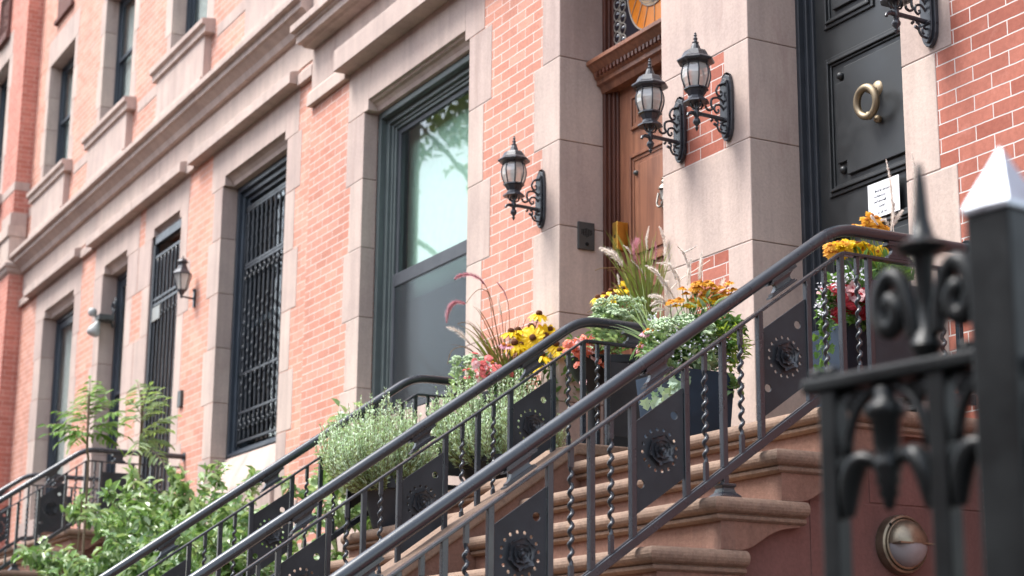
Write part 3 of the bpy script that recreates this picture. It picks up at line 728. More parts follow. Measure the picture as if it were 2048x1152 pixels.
# iron gate in the doorway
g = MB(); gy = YB+.035
for (a, b_) in ((GD[0], GD[0]+.07), (GD[1]-.05, GD[1])): g.box(a, b_, gy-.02, gy+.03, 3.15, 6.39)
g.box(GD[0], GD[1], gy-.02, gy+.03, 6.30, 6.39)
for z in (6.16, 5.70, 5.64, 4.35, 3.25): g.box(GD[0]+.07, GD[1]-.05, gy-.012, gy+.012, z-.014, z+.014)
GG = g.build('iron_gate', 'grille_iron', h1, bevel=.003)
for k_ in range(7):
    x = GD[0]+.14+k_*.122; b = MB(); b.tube([(x+(.006*math.sin(q*1.5) if k_ % 2 else 0), gy, 3.25+q*.0727) for q in range(41)], .0115, 6)
    pts = spiral(x+.02, 5.52, .01, .034, 200, -150, 12); b.tube([(px, gy-.014, pz) for px, pz in pts], .007, 5); b.build('bar', 'grille_iron', GG, smooth=True)
s = MB(); s.box(GD[0]+.10, GD[0]+.36, gy-.024, gy-.014, 5.46, 5.61); s.build('plate', 'pewter', GG, bevel=.004)
s = MB(); s.box(GD[0]-.1, GD[1]+.1, .9, .94, 3, 6.6); s.box(GD[0]-.1, GD[0]-.06, .345, .9, 3, 6.6); s.box(GD[1]+.06, GD[1]+.1, .345, .9, 3, 6.6); s.box(GD[0]-.1, GD[1]+.1, .345, .94, 6.5, 6.6); s.build('vestibule', 'black_gap', h1)
s = MB(); s.box(-16.63, -16.53, YB-.03, YB, 4.40, 4.56); s.build('buzzer_panel', 'dark_bronze_box', h1, bevel=.003)
rf = MB(); rf.box(XM+.01, XR-.01, .4, 9, TOP-.2, TOP+.05); rf.build('roof', 'room_dark', h1)
# ---- house at the end with the pale curtained window
h2 = thing('row_house', (-21, 0, 0), 'orange brick row house with white curtained tall window at left edge', 'house', 'row houses along the street')
W2 = (-19.75, -18.74, 3.45, 6.385); W3 = (-22.50, -20.97, 3.75, 6.385)
w = MB(); wall_grid(w, XL, XM, 0, TOP, YB, YB+.34, [(W2[0], W2[1], W2[2], 6.47), (W3[0], W3[1], W3[2], 6.47)]+[(a, b, 8.25, 9.98) for a, b in SF2])
w.build('wall', 'brick_orange', h2)
s = MB()
jamb(h2, W2[0], -1, YB, YB+.17, 3.2, 6.385, .25, .36, JB[:5], first=True); jamb(h2, W2[1], 1, YB, YB+.17, 3.2, 6.385, .235, .40, JB[:5], first=True)
jamb(h2, W3[0], -1, YB, YB+.17, 3.2, 6.385, .345, .40, JB[:5], first=True); jamb(h2, W3[1], 1, YB, YB+.17, 3.2, 6.385, .245, .30, JB[:5], first=True)
slab(h2, 'sill', 'pink_stone', W3[0]+.003, W3[1]-.003, YB-.15, YB+.2, 3.55, 3.745); slab(h2, 'sill', 'pink_stone', W2[0]+.003, W2[1]-.003, YB-.02, YB+.2, 3.2, 3.445)
lintel_b(h2, None, W2[0], W2[1], -20.10, -18.345); lintel_b(h2, None, W3[0], W3[1], -22.93, -20.70)
hood(h2, -20.15, -18.335); hood(h2, -23.2, -20.66); small_string(h2, -20.655, -20.155); small_string(h2, -23.76, -23.205)
frieze_b(h2, XL+.003, XM-.003); cornice_b(h2, XL+.01, XM-.001); second_floor(h2, SF2, XL, XM)
sb = MB(); sb.box(XL+.01, XM-.001, YB-.05, YB+.1, .3, 3.195); sb.build('base_course', 'pink_stone', h2, bevel=.004)
window_part(h2, *W2, YB, rec=.17, fw=.10, split=5.0, cz=5.0)
window_part(h2, *W3, YB, rec=.17, fw=.10, split=4.98, curtain='curtain')
s = MB()
pts = spiral(W2[0]+.10, 6.02, .02, .09, 0, 420, 24); s.tube([(px, YB+.12, pz) for px, pz in pts], .014, 5)
s.tube([(W2[0]+.17, YB+.12, 5.96), (W2[0]+.06, YB+.1, 5.86), (W2[0]+.12, YB+.12, 5.76)], .014, 5); s.build('scroll_bracket', 'grille_iron', h2, smooth=True)
rf = MB(); rf.box(XL+.01, XM-.01, .4, 9, TOP-.2, TOP+.05); rf.build('roof', 'room_dark', h2)
# ---- far house standing forward, with its corner pier
ha = thing('row_house', (-26, 0, 0), 'deep red brick house stepping forward with stone corner block at far left', 'house', 'row houses along the street')
YA = -.170
AWN = (-26.0, -24.76, 8.55, 10.62)
w = MB(); wall_grid(w, -31, -23.777, 0, TOP, YA, .3, [AWN, (-29.2, -27.9, 8.55, 10.62), (-26.2, -24.9, 3.7, 6.4)])
w.build('wall', 'brick_left', ha)
s = MB(); slab(ha, 'stone_band', 'pink_stone', -31, -24.3, YA-.005, 0, 8.395, 8.52); slab(ha, 'stone_band', 'pink_stone', -24.298, -23.772, YA-.008, .03, 8.395, 8.52)
jamb(ha, AWN[0], -1, YA, YA+.16, 8.55, 10.62, .2, .3, [9.1, 9.6, 10.1]); jamb(ha, AWN[1], 1, YA, YA+.16, 8.55, 10.62, .17, .24, [9.1, 9.6, 10.1])
slab(ha, 'lintel', 'pink_stone', AWN[0]-.2, AWN[1]+.17, YA-.004, YA+.16, 10.622, 11.0)
# corner block: stepped stone with a moulding at its foot
s.box(-24.28, -23.755, YA-.035, .02, 7.90, 8.075); s.box(-24.38, -23.745, YA-.06, .02, 7.74, 7.898); s.box(-24.30, -23.757, YA-.03, .02, 7.395, 7.738)
s.sweep([(-24.36, YA), (-23.777, YA), (-23.777, .03)], [(-.05, 7.22), (.0, 7.22), (.035, 7.25), (.05, 7.30), (.075, 7.315), (.075, 7.36), (.03, 7.393), (-.05, 7.393)])
s.build('corner_block', 'pink_stone', ha, bevel=.004)
c = MB(); c.prism([(YA+.1, 7.42), (YA-.1, 7.42), (YA-.17, 7.52), (YA-.17, 7.58), (YA-.22, 7.60), (YA-.22, 7.68), (YA+.1, 7.8)], 'x', -31, -24.385); c.prism([(YA+.1, 6.85), (YA-.1, 6.85), (YA-.1, 7.0), (YA+.1, 7.05)], 'x', -31, -24.4)
c.box(-31, -24.4, YA-.01, 0, 7.06, 7.418); c.build('cornice', 'pink_stone', ha, bevel=.004)
window_part(ha, *AWN, YA, rec=.16, split=9.4); window_part(ha, -29.2, -27.9, 8.55, 10.62, YA, rec=.16, split=9.4); window_part(ha, -26.2, -24.9, 3.7, 6.4, YA)
sill_part(ha, AWN[0]-.2, AWN[1]+.2, 8.55, YA, apron=.35)
t_ = MB(); x0, x1, z0, z1 = -25.45, -24.86, 11.05, 11.72
for (i, p) in ((0, .05), (.05, .03), (.09, .015)): 
    t_.box(x0+i, x0+i+.04, YA-p, YA+.02, z0+i, z1-i); t_.box(x1-i-.04, x1-i, YA-p, YA+.02, z0+i, z1-i); t_.box(x0+i+.04, x1-i-.04, YA-p, YA+.02, z0+i, z0+i+.04); t_.box(x0+i+.04, x1-i-.04, YA-p, YA+.02, z1-i-.04, z1-i)
rng = random.Random(5)
for q in range(40):
    x = x0+.15+rng.random()*(x1-x0-.3); z = z0+.15+rng.random()*(z1-z0-.3); t_.lathe([(0, -.03), (.03, -.02), (.045, .0)], (x, YA, z), 7, 'y', cap=False)
t_.box(x0-.04, x1+.04, YA-.07, YA+.02, z0-.10, z0-.005)
t_.build('terracotta_panel', 'brownstone_side', ha)
rf = MB(); rf.box(-30.9, -23.8, .3, 9, TOP-.2, TOP+.05); rf.build('roof', 'room_dark', ha)

# ================================================================== wall lanterns
def lantern():
    r = thing('wall_lantern', (0, 0, 0), None, None)
    b = MB()
    out = [(.035, .0), (.046, .03), (.05, .08), (.05, .24), (.046, .29), (.036, .325), (.0, .345), (-.036, .325), (-.046, .29), (-.05, .24), (-.05, .08), (-.046, .03), (-.035, .0), (-.018, -.02), (.0, -.028), (.018, -.02)]
    b.prism([(x, z-.09) for x, z in out], 'y', -.022, 0); b.prism([(x*.72, z*.9-.076) for x, z in out], 'y', -.034, -.022)
    b.lathe([(.04, 0), (.042, .012), (.03, .022), (.012, .03), (0, .03)], (0, -.018, .225), 10, 'y', cap=False)
    for z in (.20, -.01): b.box(-.032, .032, -.042, -.03, z-.008, z+.008)
    b.build('wall_plate', 'lamp_iron', r, bevel=.004, fix=True)
    a = MB(); Y = -.205
    a.tube([(0, -.03, 0), (0, -.10, .004), (0, -.17, .006), (0, Y, .004), (0, Y-.035, .004), (0, Y-.052, -.004), (0, Y-.056, -.016)], [.0125, .011, .011, .013, .010, .0085, .008], 10)
    def yz(pts, rr, seg=7): a.tube([(0, p[0], p[1]) for p in pts], rr, seg)
    yz(smooth_path([(-.03, .20), (-.062, .185), (-.078, .155), (-.07, .13), (-.05, .128), (-.044, .145), (-.055, .155)], 5), .0062)
    yz(smooth_path([(-.03, .085), (-.045, .105), (-.075, .115), (-.108, .10), (-.112, .07), (-.105, .048), (-.125, .036), (-.143, .044), (-.146, .056)], 5), .0066)
    yz(smooth_path([(-.03, .05), (-.055, .075), (-.085, .07), (-.092, .045), (-.078, .03), (-.066, .04), (-.07, .052)], 5), .006)
    yz(smooth_path([(-.03, -.075), (-.06, -.07), (-.075, -.045), (-.072, -.02), (-.09, -.01)], 5), .0062); yz(smooth_path([(-.03, -.035), (-.05, -.03), (-.055, -.05), (-.045, -.06)], 4), .0055)
    yz([(-.078, -.04), (-.098, -.032)], .008); yz([(-.105, -.012), (-.115, -.022)], .007)
    for s_ in (1, -1): a.tube([(s_*.0, Y-.0, .03), (s_*.03, Y, .036), (s_*.04, Y, .055), (s_*.034, Y, .068)], .005, 6)
    for s_ in (1, -1): a.tube([(0, Y+s_*.008, .03), (0, Y+s_*.03, .036), (0, Y+s_*.04, .055), (0, Y+s_*.034, .068)], .005, 6)
    a.lathe([(0, -.092), (.004, -.088), (.011, -.073), (.006, -.066), (.009, -.06), (.019, -.048), (.021, -.038), (.016, -.025), (.010, -.018), (.012, -.012), (.017, .0), (.014, .02), (.011, .035), (.013, .055), (.018, .066)], (0, Y, 0), 14)
    a.build('arm', 'lamp_iron', r, smooth=True, auto=50)
    c = MB(); O8 = dict(seg=8, ph=math.pi/8)
    c.lathe([(.018, .06), (.070, .062), (.068, .070), (.045, .086), (.040, .098), (.056, .128), (.067, .133), (.066, .141), (.05, .142)], (0, Y, 0), **O8)
    c.build('base_cup', 'lamp_iron', r); c = MB()
    c.lathe([(.060, .268), (.073, .272), (.075, .280), (.098, .284), (.102, .292), (.100, .297), (.078, .312), (.066, .335), (.058, .346), (.03, .356)], (0, Y, 0), **O8)
    c.lathe([(.03, .354), (.026, .366), (.022, .378), (.016, .392), (.019, .397), (.0105, .402), (.009, .412), (.013, .418), (.008, .424), (.0065, .432), (.010, .437), (.0055, .444), (.007, .449), (.0, .456)], (0, Y, 0), 12, cap=False)
    c.build('cap', 'lamp_iron', r)
    prof = [(.056, .14), (.066, .165), (.0745, .195), (.0765, .215), (.075, .235), (.070, .255), (.064, .27)]
    rb = MB()
    for k in range(8):
        an = 2*math.pi*(k+.5)/8; rb.tube([(math.cos(an)*(q+.001), Y+math.sin(an)*(q+.001), z) for q, z in prof], .0042, 6)
    rb.build('rib', 'lamp_iron', r, smooth=True)
    gl = MB(); gl.lathe(prof, (0, Y, 0), 8, ph=math.pi/8, cap=False); gl.build('glass_shade', 'lamp_glass', r)
    bu = MB(); bu.lathe([(.012, .14), (.012, .175), (.02, .2), (.024, .22), (.018, .245), (.006, .26), (0, .262)], (0, Y, 0), 10, cap=False); bu.build('bulb', 'bulb', r, smooth=True)
    return r
LG = 'matching black wall lanterns by the doors'
l1 = lantern(); l1.location = (-9.345, 0, 4.612)
tag(l1, 'black wall lantern on brick between big window and brown door', 'wall lantern', LG)
for (x, z, lb) in ((-7.775, 4.612, 'black wall lantern just right of brown door, lower one of the pair on stone pier'), (-7.330, 4.612, 'black wall lantern on stone pier nearest the black door, higher in the picture'), (-5.755, 4.612, 'black wall lantern right of black door, cut off by the picture top')):
    c = copy_tree(l1); c.location = (x, -.005, z); c['label'] = lb
# small carriage lantern on the barred house
cl = thing('carriage_lantern', (-16.316, YB, 5.43), 'small six sided carriage lantern with clear panes beside iron gate', 'wall lantern')
X, Y = -16.316, YB-.14
m = MB(); m.tube([(X, YB-.02, 5.425), (X, Y, 5.435)], .009, 8); m.tube([(X, Y, 5.42), (X, Y, 5.45)], .014, 8); m.lathe([(.022, .0), (.02, .01), (.012, .02)], (X, YB-.022, 5.425), 10, 'y'); m.box(X-.018, X+.018, YB-.02, YB, 5.34, 5.50); m.lathe([(.0, .03), (.02, .02), (.02, 0)], (X, YB-.012, 5.50), 10, 'z', cap=False)
m.build('bracket', 'lamp_iron', cl, smooth=True, auto=40)
H6 = dict(seg=6, ph=math.pi/6)
m = MB(); m.lathe([(.008, 5.44), (.022, 5.455), (.040, 5.487), (.046, 5.49), (.046, 5.50), (.03, 5.50)], (X, Y, 0), **H6); m.lathe([(.088, 5.648), (.098, 5.65), (.098, 5.66), (.06, 5.70), (.045, 5.735), (.038, 5.74), (.038, 5.765), (.056, 5.77), (.058, 5.778), (.04, 5.80), (.02, 5.812), (.006, 5.815), (.008, 5.83), (0, 5.845)], (X, Y, 0), **H6)
m.build('hood', 'lamp_iron', cl)
m = MB()
for k in range(6):
    a = 2*math.pi*(k+.5)/6; m.tube([(X+math.cos(a)*.045, Y+math.sin(a)*.045, 5.495), (X+math.cos(a)*.092, Y+math.sin(a)*.092, 5.652)], .006, 5)
m.build('rib', 'lamp_iron', cl)
m = MB(); m.lathe([(.044, 5.495), (.090, 5.65)], (X, Y, 0), cap=False, **H6); m.build('glass_shade', 'lamp_glass', cl)
m = MB(); m.lathe([(.02, 5.50), (.022, 5.53), (.03, 5.56), (.034, 5.60), (.024, 5.63), (0, 5.64)], (X, Y, 0), 12, cap=False); m.build('bulb', 'bulb', cl, smooth=True)
# floodlight with motion sensor by the narrow window
fl = thing('security_light', (-19.78, YB, 5.80), 'white bulb security light on dark box by narrow curtained window', 'security light')
p = at_y(208, 636, YB+.02); q = at_y(203, 662, YB-.10)
m = MB(); m.box(p.x-.09, p.x+.09, YB-.06, YB+.12, p.z-.035, p.z+.03); m.build('mounting_box', 'dark_bronze_box', fl, bevel=.006)
m = MB(); m.lathe([(0, 0), (.028, .01), (.034, .05), (.07, .12), (.075, .17), (.06, .19), (0, .195)], (0, 0, 0), 16, cap=False)
v = Vector((0, -.35, -.85)).normalized(); R_ = Vector((0, 0, 1)).rotation_difference(v).to_matrix()
m.v = [tuple(R_ @ Vector(a)+Vector((p.x-.02, YB-.03, p.z-.03))) for a in m.v]; m.build('flood_bulb', 'white_plastic', fl, smooth=True)
m = MB(); m.lathe([(0, -.055), (.04, -.04), (.055, 0), (.04, .04), (0, .055)], (p.x-.10, YB-.09, p.z+.075), 12, cap=False); m.tube([(p.x-.10, YB-.06, p.z+.04), (p.x-.06, YB-.02, p.z)], .02, 8); m.build('sensor', 'white_plastic', fl, smooth=True)
# intercom on the brown door's reveal
ic = thing('intercom', (-9.127, .18, 4.42), 'dark grey door intercom plate on stone reveal beside brown door', 'intercom')
m = MB(); m.box(-9.128, -9.112, .123, .239, 4.333, 4.507); m.build('plate', 'dark_bronze_box', ic, bevel=.003)
m = MB()
for k in range(7): m.box(-9.1125, -9.1105, .145+k*.0115, .145+k*.0115+.005, 4.41+abs(k-3)*.006, 4.468-abs(k-3)*.003)
m.build('speaker_slot', 'black_gap', ic)
m = MB(); m.lathe([(.012, 0), (.012, .006), (.008, .010), (0, .010)], (-9.113, .183, 4.368), 14, 'x', cap=False); m.build('call_button', 'black_gap', ic, smooth=True, fix=True)
# ================================================================== stoops
RISE, RUN = .2, .287
def nose_prof(z):
    p = [(-.06, z), (.012, z)]
    for k in range(1, 9):
        a = math.pi/2-math.pi*k/8; p.append((.012+.031*math.cos(a), z-.031+.031*math.sin(a)))
    p += [(.012, z-.062), (.009, z-.066), (.018, z-.070), (.016, z-.082), (.003, z-.090), (-.06, z-.090)]
    return p
def stoop(name, x0, x1, ztop, yfront, label, nvis, right_side=True, ybk=.36, chk=None):
    """x1 is the side that faces the camera"""
    root = thing(name, ((x0+x1)/2, -1.2, 0), label, 'stoop', 'brownstone stoops')
    xs = x1-.09                                   # face of the side wall, set in under the step ends
    n = int(round(ztop/RISE))
    body = MB()
    poly = [(ybk, 0), (ybk, ztop-.03)]
    for k in range(n): poly += [(yfront+.05-k*RUN, ztop-.03-k*RISE), (yfront+.05-k*RUN, ztop-.03-(k+1)*RISE)]
    poly[-1] = (poly[-1][0], 0)
    body.prism(poly, 'x', x0+.01, xs)
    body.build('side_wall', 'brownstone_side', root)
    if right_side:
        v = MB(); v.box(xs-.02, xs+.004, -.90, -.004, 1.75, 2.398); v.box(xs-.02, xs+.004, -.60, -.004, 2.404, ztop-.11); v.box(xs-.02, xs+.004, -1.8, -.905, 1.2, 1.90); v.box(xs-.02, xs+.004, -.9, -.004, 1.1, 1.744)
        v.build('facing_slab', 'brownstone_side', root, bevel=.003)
    for k in range(n):
        z = ztop-k*RISE; yf = yfront-k*RUN; s = MB()
        ylen = .40 if k else -yfront-.006
        if k < nvis:
            path = [(x0, yf), (x1-.035, yf)]
            if right_side: path = [(x0, yf), (x1-.04, yf), (x1-.04, yf+ylen)]
            s.sweep([Vector((p[0], p[1])) for p in path], nose_prof(z))
        yb_ = (yf+RUN+.06) if k else ybk
        s.box(x0+.001, x1-.06, yf+.001, yb_, z-.091, z-.0012)
        # riser
        s.cur = 1
        s.box(x0+.002, x1-.043, yf+.012, yf+.09, z-RISE-.03, z-.089)
        if right_side and k < nvis:
            # carved bracket under the step end
            zb = z-RISE
            top = z-.089
            pl = [(yf+.010, top), (yf+.010, zb+.002), (yf+.07, zb+.002)]
            pl += [(p.x, p.y) for p in bez((yf+.10, zb+.002), (yf+.19, zb+.012), (yf+.21, zb+.085), (yf+.35, top-.012), 8)]
            pl += [(yf+ylen-.02, top-.008), (yf+ylen-.02, top)]
            s.prism(pl, 'x', x1-.14, x1-.0405)
            s.cur = 0
            if k: s.box(x1-.15, x1-.046, yf+RUN, yf+ylen, z-.0905, z-.0014)
            else: s.box(x1-.15, x1-.046, yf+.05, -.006, z-.0905, z-.0014)
        s.build('step', ['step_stone', 'brownstone'], root, bevel=.004)
    return root
SX = (-7.79, -5.50)
st_d = stoop('stone_stoop', -7.56, -5.50, 2.778, -.79, 'brownstone stoop below black door with rounded step ends showing', 14)
# sloping cheek wall that carries the middle railing
ck = MB()
def cheek_poly(zf, y0): 
    return [(-.005, 2.4), (-.005, zf), (y0, zf), (y0-.05, zf-.012), (-4.5, zf-.012-(4.5+y0-.05)*.697), (-4.5, 0.0), (-3.0, 0.0), (y0-.3, 2.3)]
ck.prism(cheek_poly(2.868, -.79), 'x', -7.79, -7.565)
c_ = MB(); c_.prism([(-.005, 2.815), (-.005, 2.873), (-.79, 2.873), (-.85, 2.855), (-4.5, 2.855-3.65*.697), (-4.5, 2.795-3.65*.697), (-.80, 2.815)], 'x', -7.805, -7.548)
ck.build('cheek_wall', 'brownstone', st_d, bevel=.008); c_.build('coping', 'step_stone', st_d, bevel=.01)
st_c = stoop('stone_stoop', -9.76, -7.81, 2.778, -.79, 'brownstone stoop below brown door between two curving handrails', 14, right_side=False)
st_b = stoop('stone_stoop', -20.6, -16.28, 3.15, -1.02, 'far brownstone stoop behind the leafy bush at lower left', 16)

# ================================================================== railings
SL = .70
def rail_z(y, yb, zf, slope=SL): return zf if y >= yb else zf+slope*(y-yb)
class RailKit: pass
RK = RailKit()
def build_rail_kit():
    # rosette panel: a sheared plate with holes, and a three-layer rose
    H0, W_ = .347, .211
    def sh(u, v): return (u, v+SL*u)
    outline = [sh(-W_/2, -H0/2), sh(W_/2, -H0/2), sh(W_/2, H0/2), sh(-W_/2, H0/2)]
    holes = [circle(math.cos(rad(22.5*k+8))*.0765, math.sin(rad(22.5*k+8))*.0790, .0072, 10) for k in range(16)]
    holes += [circle(.066, .137, .0165, 16), circle(-.086, -.133, .0165, 16)]
    vs, fs = curve_mesh([outline]+holes, .007)
    RK.plate = ([(z, x, y) for x, y, z in vs], fs)      # local: x thickness, y along, z up
build_rail_kit()
def petal(mb, ang, r0, r1, wid, tilt, cup, lift, n=7, m=7):
    """cupped petal radiating in the (y,z) plane, +x towards the viewer"""
    ca, sa = math.cos(ang), math.sin(ang); vs = []
    for i in range(n):
        t = i/(n-1); r = r0+(r1-r0)*t; hw = wid*(.50+.50*(t/.6)**.8 if t < .6 else math.sqrt(max(0, 1-((t-.6)/.415)**2)))
        for j in range(m):
            s_ = -1+2*j/(m-1); x = lift+tilt*t+cup*(s_*s_)*.5+ (t**4)*.007
            rr = r-(s_*s_)*.004*t*2.2; w = s_*hw
            vs.append((x, ca*rr-sa*w, sa*rr+ca*w))
    fs = []
    for i in range(n-1):
        for j in range(m-1):
            a = i*m+j; fs.append((a, a+1, a+m+1, a+m))
    mb.add(vs, fs)
def railing(x, zf, yb, label, ny, y_end=0.0, dz_foot=True, foot_rel=None):
    """zf: height of the level handrail's centre line, yb: where it starts to fall"""
    r = thing('iron_railing', (x, yb, zf), label, 'railing', 'black iron stoop railings')
    def pth(dz, dy, yend, ylow, bend=.10):
        yk = yb+dy; z1 = zf+dz; out = []
        out.append((yend, z1))
        a = (yk+bend, z1); b = (yk, z1); c = (yk-bend*.82, z1-SL*bend*.82)
        for t in [q/8 for q in range(9)]:
            out.append((a[0]*(1-t)**2+2*b[0]*t*(1-t)+c[0]*t*t, a[1]*(1-t)**2+2*b[1]*t*(1-t)+c[1]*t*t))
        out.append((ylow, z1-SL*(yk-ylow))); return out
    h = MB(); hp = pth(0, 0, y_end-.012, ny)
    h.tube([(x, p[0], p[1]) for p in hp], .0255, 18, sx=1.06)
    h.lathe([(.0255, 0), (.040, -.004), (.044, .010), (.040, .0115)], (x, y_end-.0125, zf), 16, 'y')
    h.build('handrail', 'railing_iron', r, smooth=True, auto=50)
    def flat_bar(dz_top, dy, th, wd, ylow, yend, bend=.012):
        m = MB(); pp = pth(dz_top, dy, yend, ylow, bend); lo = [(p[0], p[1]-th) for p in pp]
        m.prism([(p[0], p[1]) for p in pp]+[(p[0], p[1]) for p in reversed(lo)], 'x', x-wd/2, x+wd/2); return m
    dtop, ytop = -.097, .019
    b = flat_bar(dtop, ytop, .014, .036, ny, y_end-.01); 
    b.build('top_bar', 'railing_iron', r, bevel=.003)
    dbot, ybot = -.638, -.028
    b = flat_bar(dbot, ybot, .040, .030, ny, y_end-.01, .02); b2 = flat_bar(dbot+.0045, ybot, .004, .012, ny, y_end-.01, .02)
    BB = b.build('bottom_bar', 'railing_iron', r, bevel=.003); b2.build('channel_rib', 'railing_iron', BB)
    zt = lambda y: rail_z(y, yb+ytop, zf+dtop-.014); zb = lambda y: rail_z(y, yb+ybot, zf+dbot)
    # one of each kind of upright, then copies
    P0 = {}
    def upright(kind, y, foot=None):
        top, bot = zt(y), zb(y); hgt = top-bot
        key = (kind, round(hgt, 3), foot is not None)
        if key in P0: return copy_part(P0[key], r, (0, y-yb, bot-zf))
        m = MB()
        if kind == 'baluster':
            m.box(-.012, .012, -.012, .012, -.005, hgt+.006)
        elif kind == 'twist':
            m.box(-.0085, .0085, -.0085, .0085, -.005, hgt*.14); m.box(-.0085, .0085, -.0085, .0085, hgt*.86, hgt+.006)
            z0, z1 = hgt*.13, hgt*.87; n = 78; pts = []; rs = []
            for q in range(n+1):
                t = q/n; e = min(1, t*10, (1-t)*10); a = 2*math.pi*(z1-z0)*t/.047
                pts.append((.0062*e*math.cos(a), .0062*e*math.sin(a), z0+(z1-z0)*t))
            m.tube(pts, .0082, 8)
        o = m.build({'baluster': 'baluster', 'twist': 'twisted_baluster'}[kind], 'railing_iron', r, smooth=(kind == 'twist'), local=True, auto=60, bevel=0 if kind == 'twist' else .002)
        o.location = (0, y-yb, bot-zf); P0[key] = o
        return o
    pz = {}
    def panel_at(yc):
        zc = rail_z(yc, yb, zf)-.371
        if 'p' in pz: 
            c = copy_part(pz['p'], r, (0, yc-yb, zc-zf)); copy_part(pz['rose'], c); return
        m = MB(); m.add(*RK.plate); o = m.build('rosette_panel', 'railing_face', r, local=True); o.location = (0, yc-yb, zc-zf)
        m = MB()
        for k in range(6): petal(m, rad(60*k+20), .008, .062, .030, .010, .007, .0050)
        for k in range(4): petal(m, rad(90*k+50), .005, .041, .026, .009, .008, .0105)
        for k in range(3): petal(m, rad(120*k-95), .002, .023, .017, .008, .008, .0155)
        m.lathe([(.010, .0), (.009, .014), (.005, .018), (0, .019)], (.012, 0, 0), 8, 'x', cap=False)
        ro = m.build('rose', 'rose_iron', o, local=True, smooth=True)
        pz['p'] = o; pz['rose'] = ro
    br = {}
    def bracket(y, flat=False):
        zc = rail_z(y, yb, zf)-.060; key = flat
        if key in br: copy_part(br[key], r, (0, y-yb, zc-zf)); return
        m = MB()
        sl = 0 if flat else SL
        secs = [(.064, .018, -.037), (.064, .018, -.030), (.056, .015, -.0295), (.056, .015, -.022), (.046, .012, -.020), (.038, .0105, -.010), (.036, .010, .0), (.041, .011, .010), (.051, .013, .017), (.066, .018, .0185), (.066, .018, .026), (.060, .019, .027), (.060, .019, .037)]
        vs = [(sx*hw, sy*hl, zz+sl*sy*hl) for hl, hw, zz in secs for sx, sy in ((-1, -1), (1, -1), (1, 1), (-1, 1))]; nn_ = len(secs)
        m.add(vs, [(3, 2, 1, 0), tuple(range(4*nn_-4, 4*nn_))]+[(4*q+k_, 4*q+(k_+1) % 4, 4*q+4+(k_+1) % 4, 4*q+4+k_) for q in range(nn_-1) for k_ in range(4)])
        o = m.build('handrail_bracket', 'railing_iron', r, local=True); o.location = (0, y-yb, zc-zf); br[key] = o
    def foot(y, ztread):
        m = MB(); zz = zb(y)-.035
        m.box(x-.0125, x+.0125, y-.0125, y+.0125, ztread, zz)
        m.lathe([(.066, 0), (.066, .008), (.045, .022), (.036, .038), (.046, .048), (.046, .055), (.03, .058)], (x, y, ztread), 4, ph=math.pi/4)
        m.build('post_foot', 'railing_iron', r, bevel=.002)
    k = 0
    while True:
        s_ = yb-.400-k*.594
        if s_ < ny+.05: break
        upright('baluster', s_); upright('baluster', s_+.240); panel_at(s_+.120)
        bracket(s_+.115)
        for kind, dy in (('twist', .330), ('baluster', .415), ('twist', .500)):
            if s_+dy < yb+.12: upright(kind, s_+dy)
        if foot_rel and k >= 1 and k <= 3: foot(s_+.415, foot_rel(s_+.415))
        k += 1
    # level stretch: a plain sheet panel held between two uprights, then balusters to the wall
    y = yb+.16
    upright('baluster', y)
    w_ = min(.30, (y_end-y)*.55)
    m = MB(); m.box(x-.0035, x+.0035, y+.012, y+w_-.012, zf+dbot+.06, zf+dtop-.10); m.build('sheet_panel', 'railing_face', r)
    upright('baluster', y+w_)
    bracket(y+.16, True)
    yy = y+w_+.09; i = 0
    while yy < y_end-.05:
        upright('twist' if i % 2 == 0 else 'baluster', yy); yy += .09; i += 1
    return r
def tread(ztop, yfront):
    def f(y):
        k = max(0, math.ceil((yfront-y)/RUN)); return ztop-k*RISE
    return f
railing(-5.60, 3.525, -.712, 'black iron railing nearest the camera, rising to the black door', -4.3, foot_rel=tread(2.778, -.79))
railing(-7.67, 3.522, -.712, 'black iron railing in the middle, on the sloping stone cheek wall', -4.3)
railing(-9.62, 3.530, -.735, 'black iron railing left of brown door, third back behind pale green bushes', -4.3)
railing(-16.40, 3.895, -.915, 'black iron railing beside the iron gated doorway, ending on the brick', -4.9, y_end=.04, foot_rel=tread(3.15, -1.02))
railing(-18.60, 3.895, -.915, 'farthest black iron railing at lower left, partly behind another railing', -4.9, y_end=.04)

# ================================================================== bulkhead light on the stoop's side wall
bc = at_x(1797, 1090, -5.586); BL = thing('bulkhead_light', bc, 'round bronze bulkhead light with half hooded frosted lens on red wall', 'bulkhead light')
m = MB(); R0 = .118
m.lathe([(R0, 0), (R0, .03), (R0*.97, .042), (R0*.90, .046), (R0*.86, .040), (R0*.84, .05), (R0*.80, .052)], tuple(bc), 40, 'x')
m.build('ring', 'bronze', BL, smooth=True, auto=40, fix=True)
def half_dome(z_up, mat, name, ex=0.0):
    m = MB(); n, k = 12, 28; vs = []; fs = []
    for i in range(n+1):
        t = (math.pi/2)*i/n
        for j in range(k+1):
            a = math.pi*j/k*(1 if z_up else -1)
            rr = (.092+ex)*math.cos(t)
            vs.append((bc.x+.045+(.075+ex)*math.sin(t), bc.y+math.cos(a)*rr, bc.z+math.sin(a)*rr))
    for i in range(n):
        for j in range(k): q = i*(k+1)+j; fs.append((q, q+1, q+k+2, q+k+1))
    m.add(vs, fs); o = m.build(name, mat, BL, smooth=True, fix=True); return o
half_dome(True, 'bronze', 'hood', .004); half_dome(False, 'frosted_glass', 'lens')
m = MB(); m.box(bc.x+.05, bc.x+.118, bc.y-.088, bc.y+.088, bc.z-.004, bc.z+.003); m.build('hood_rim', 'bronze', BL)
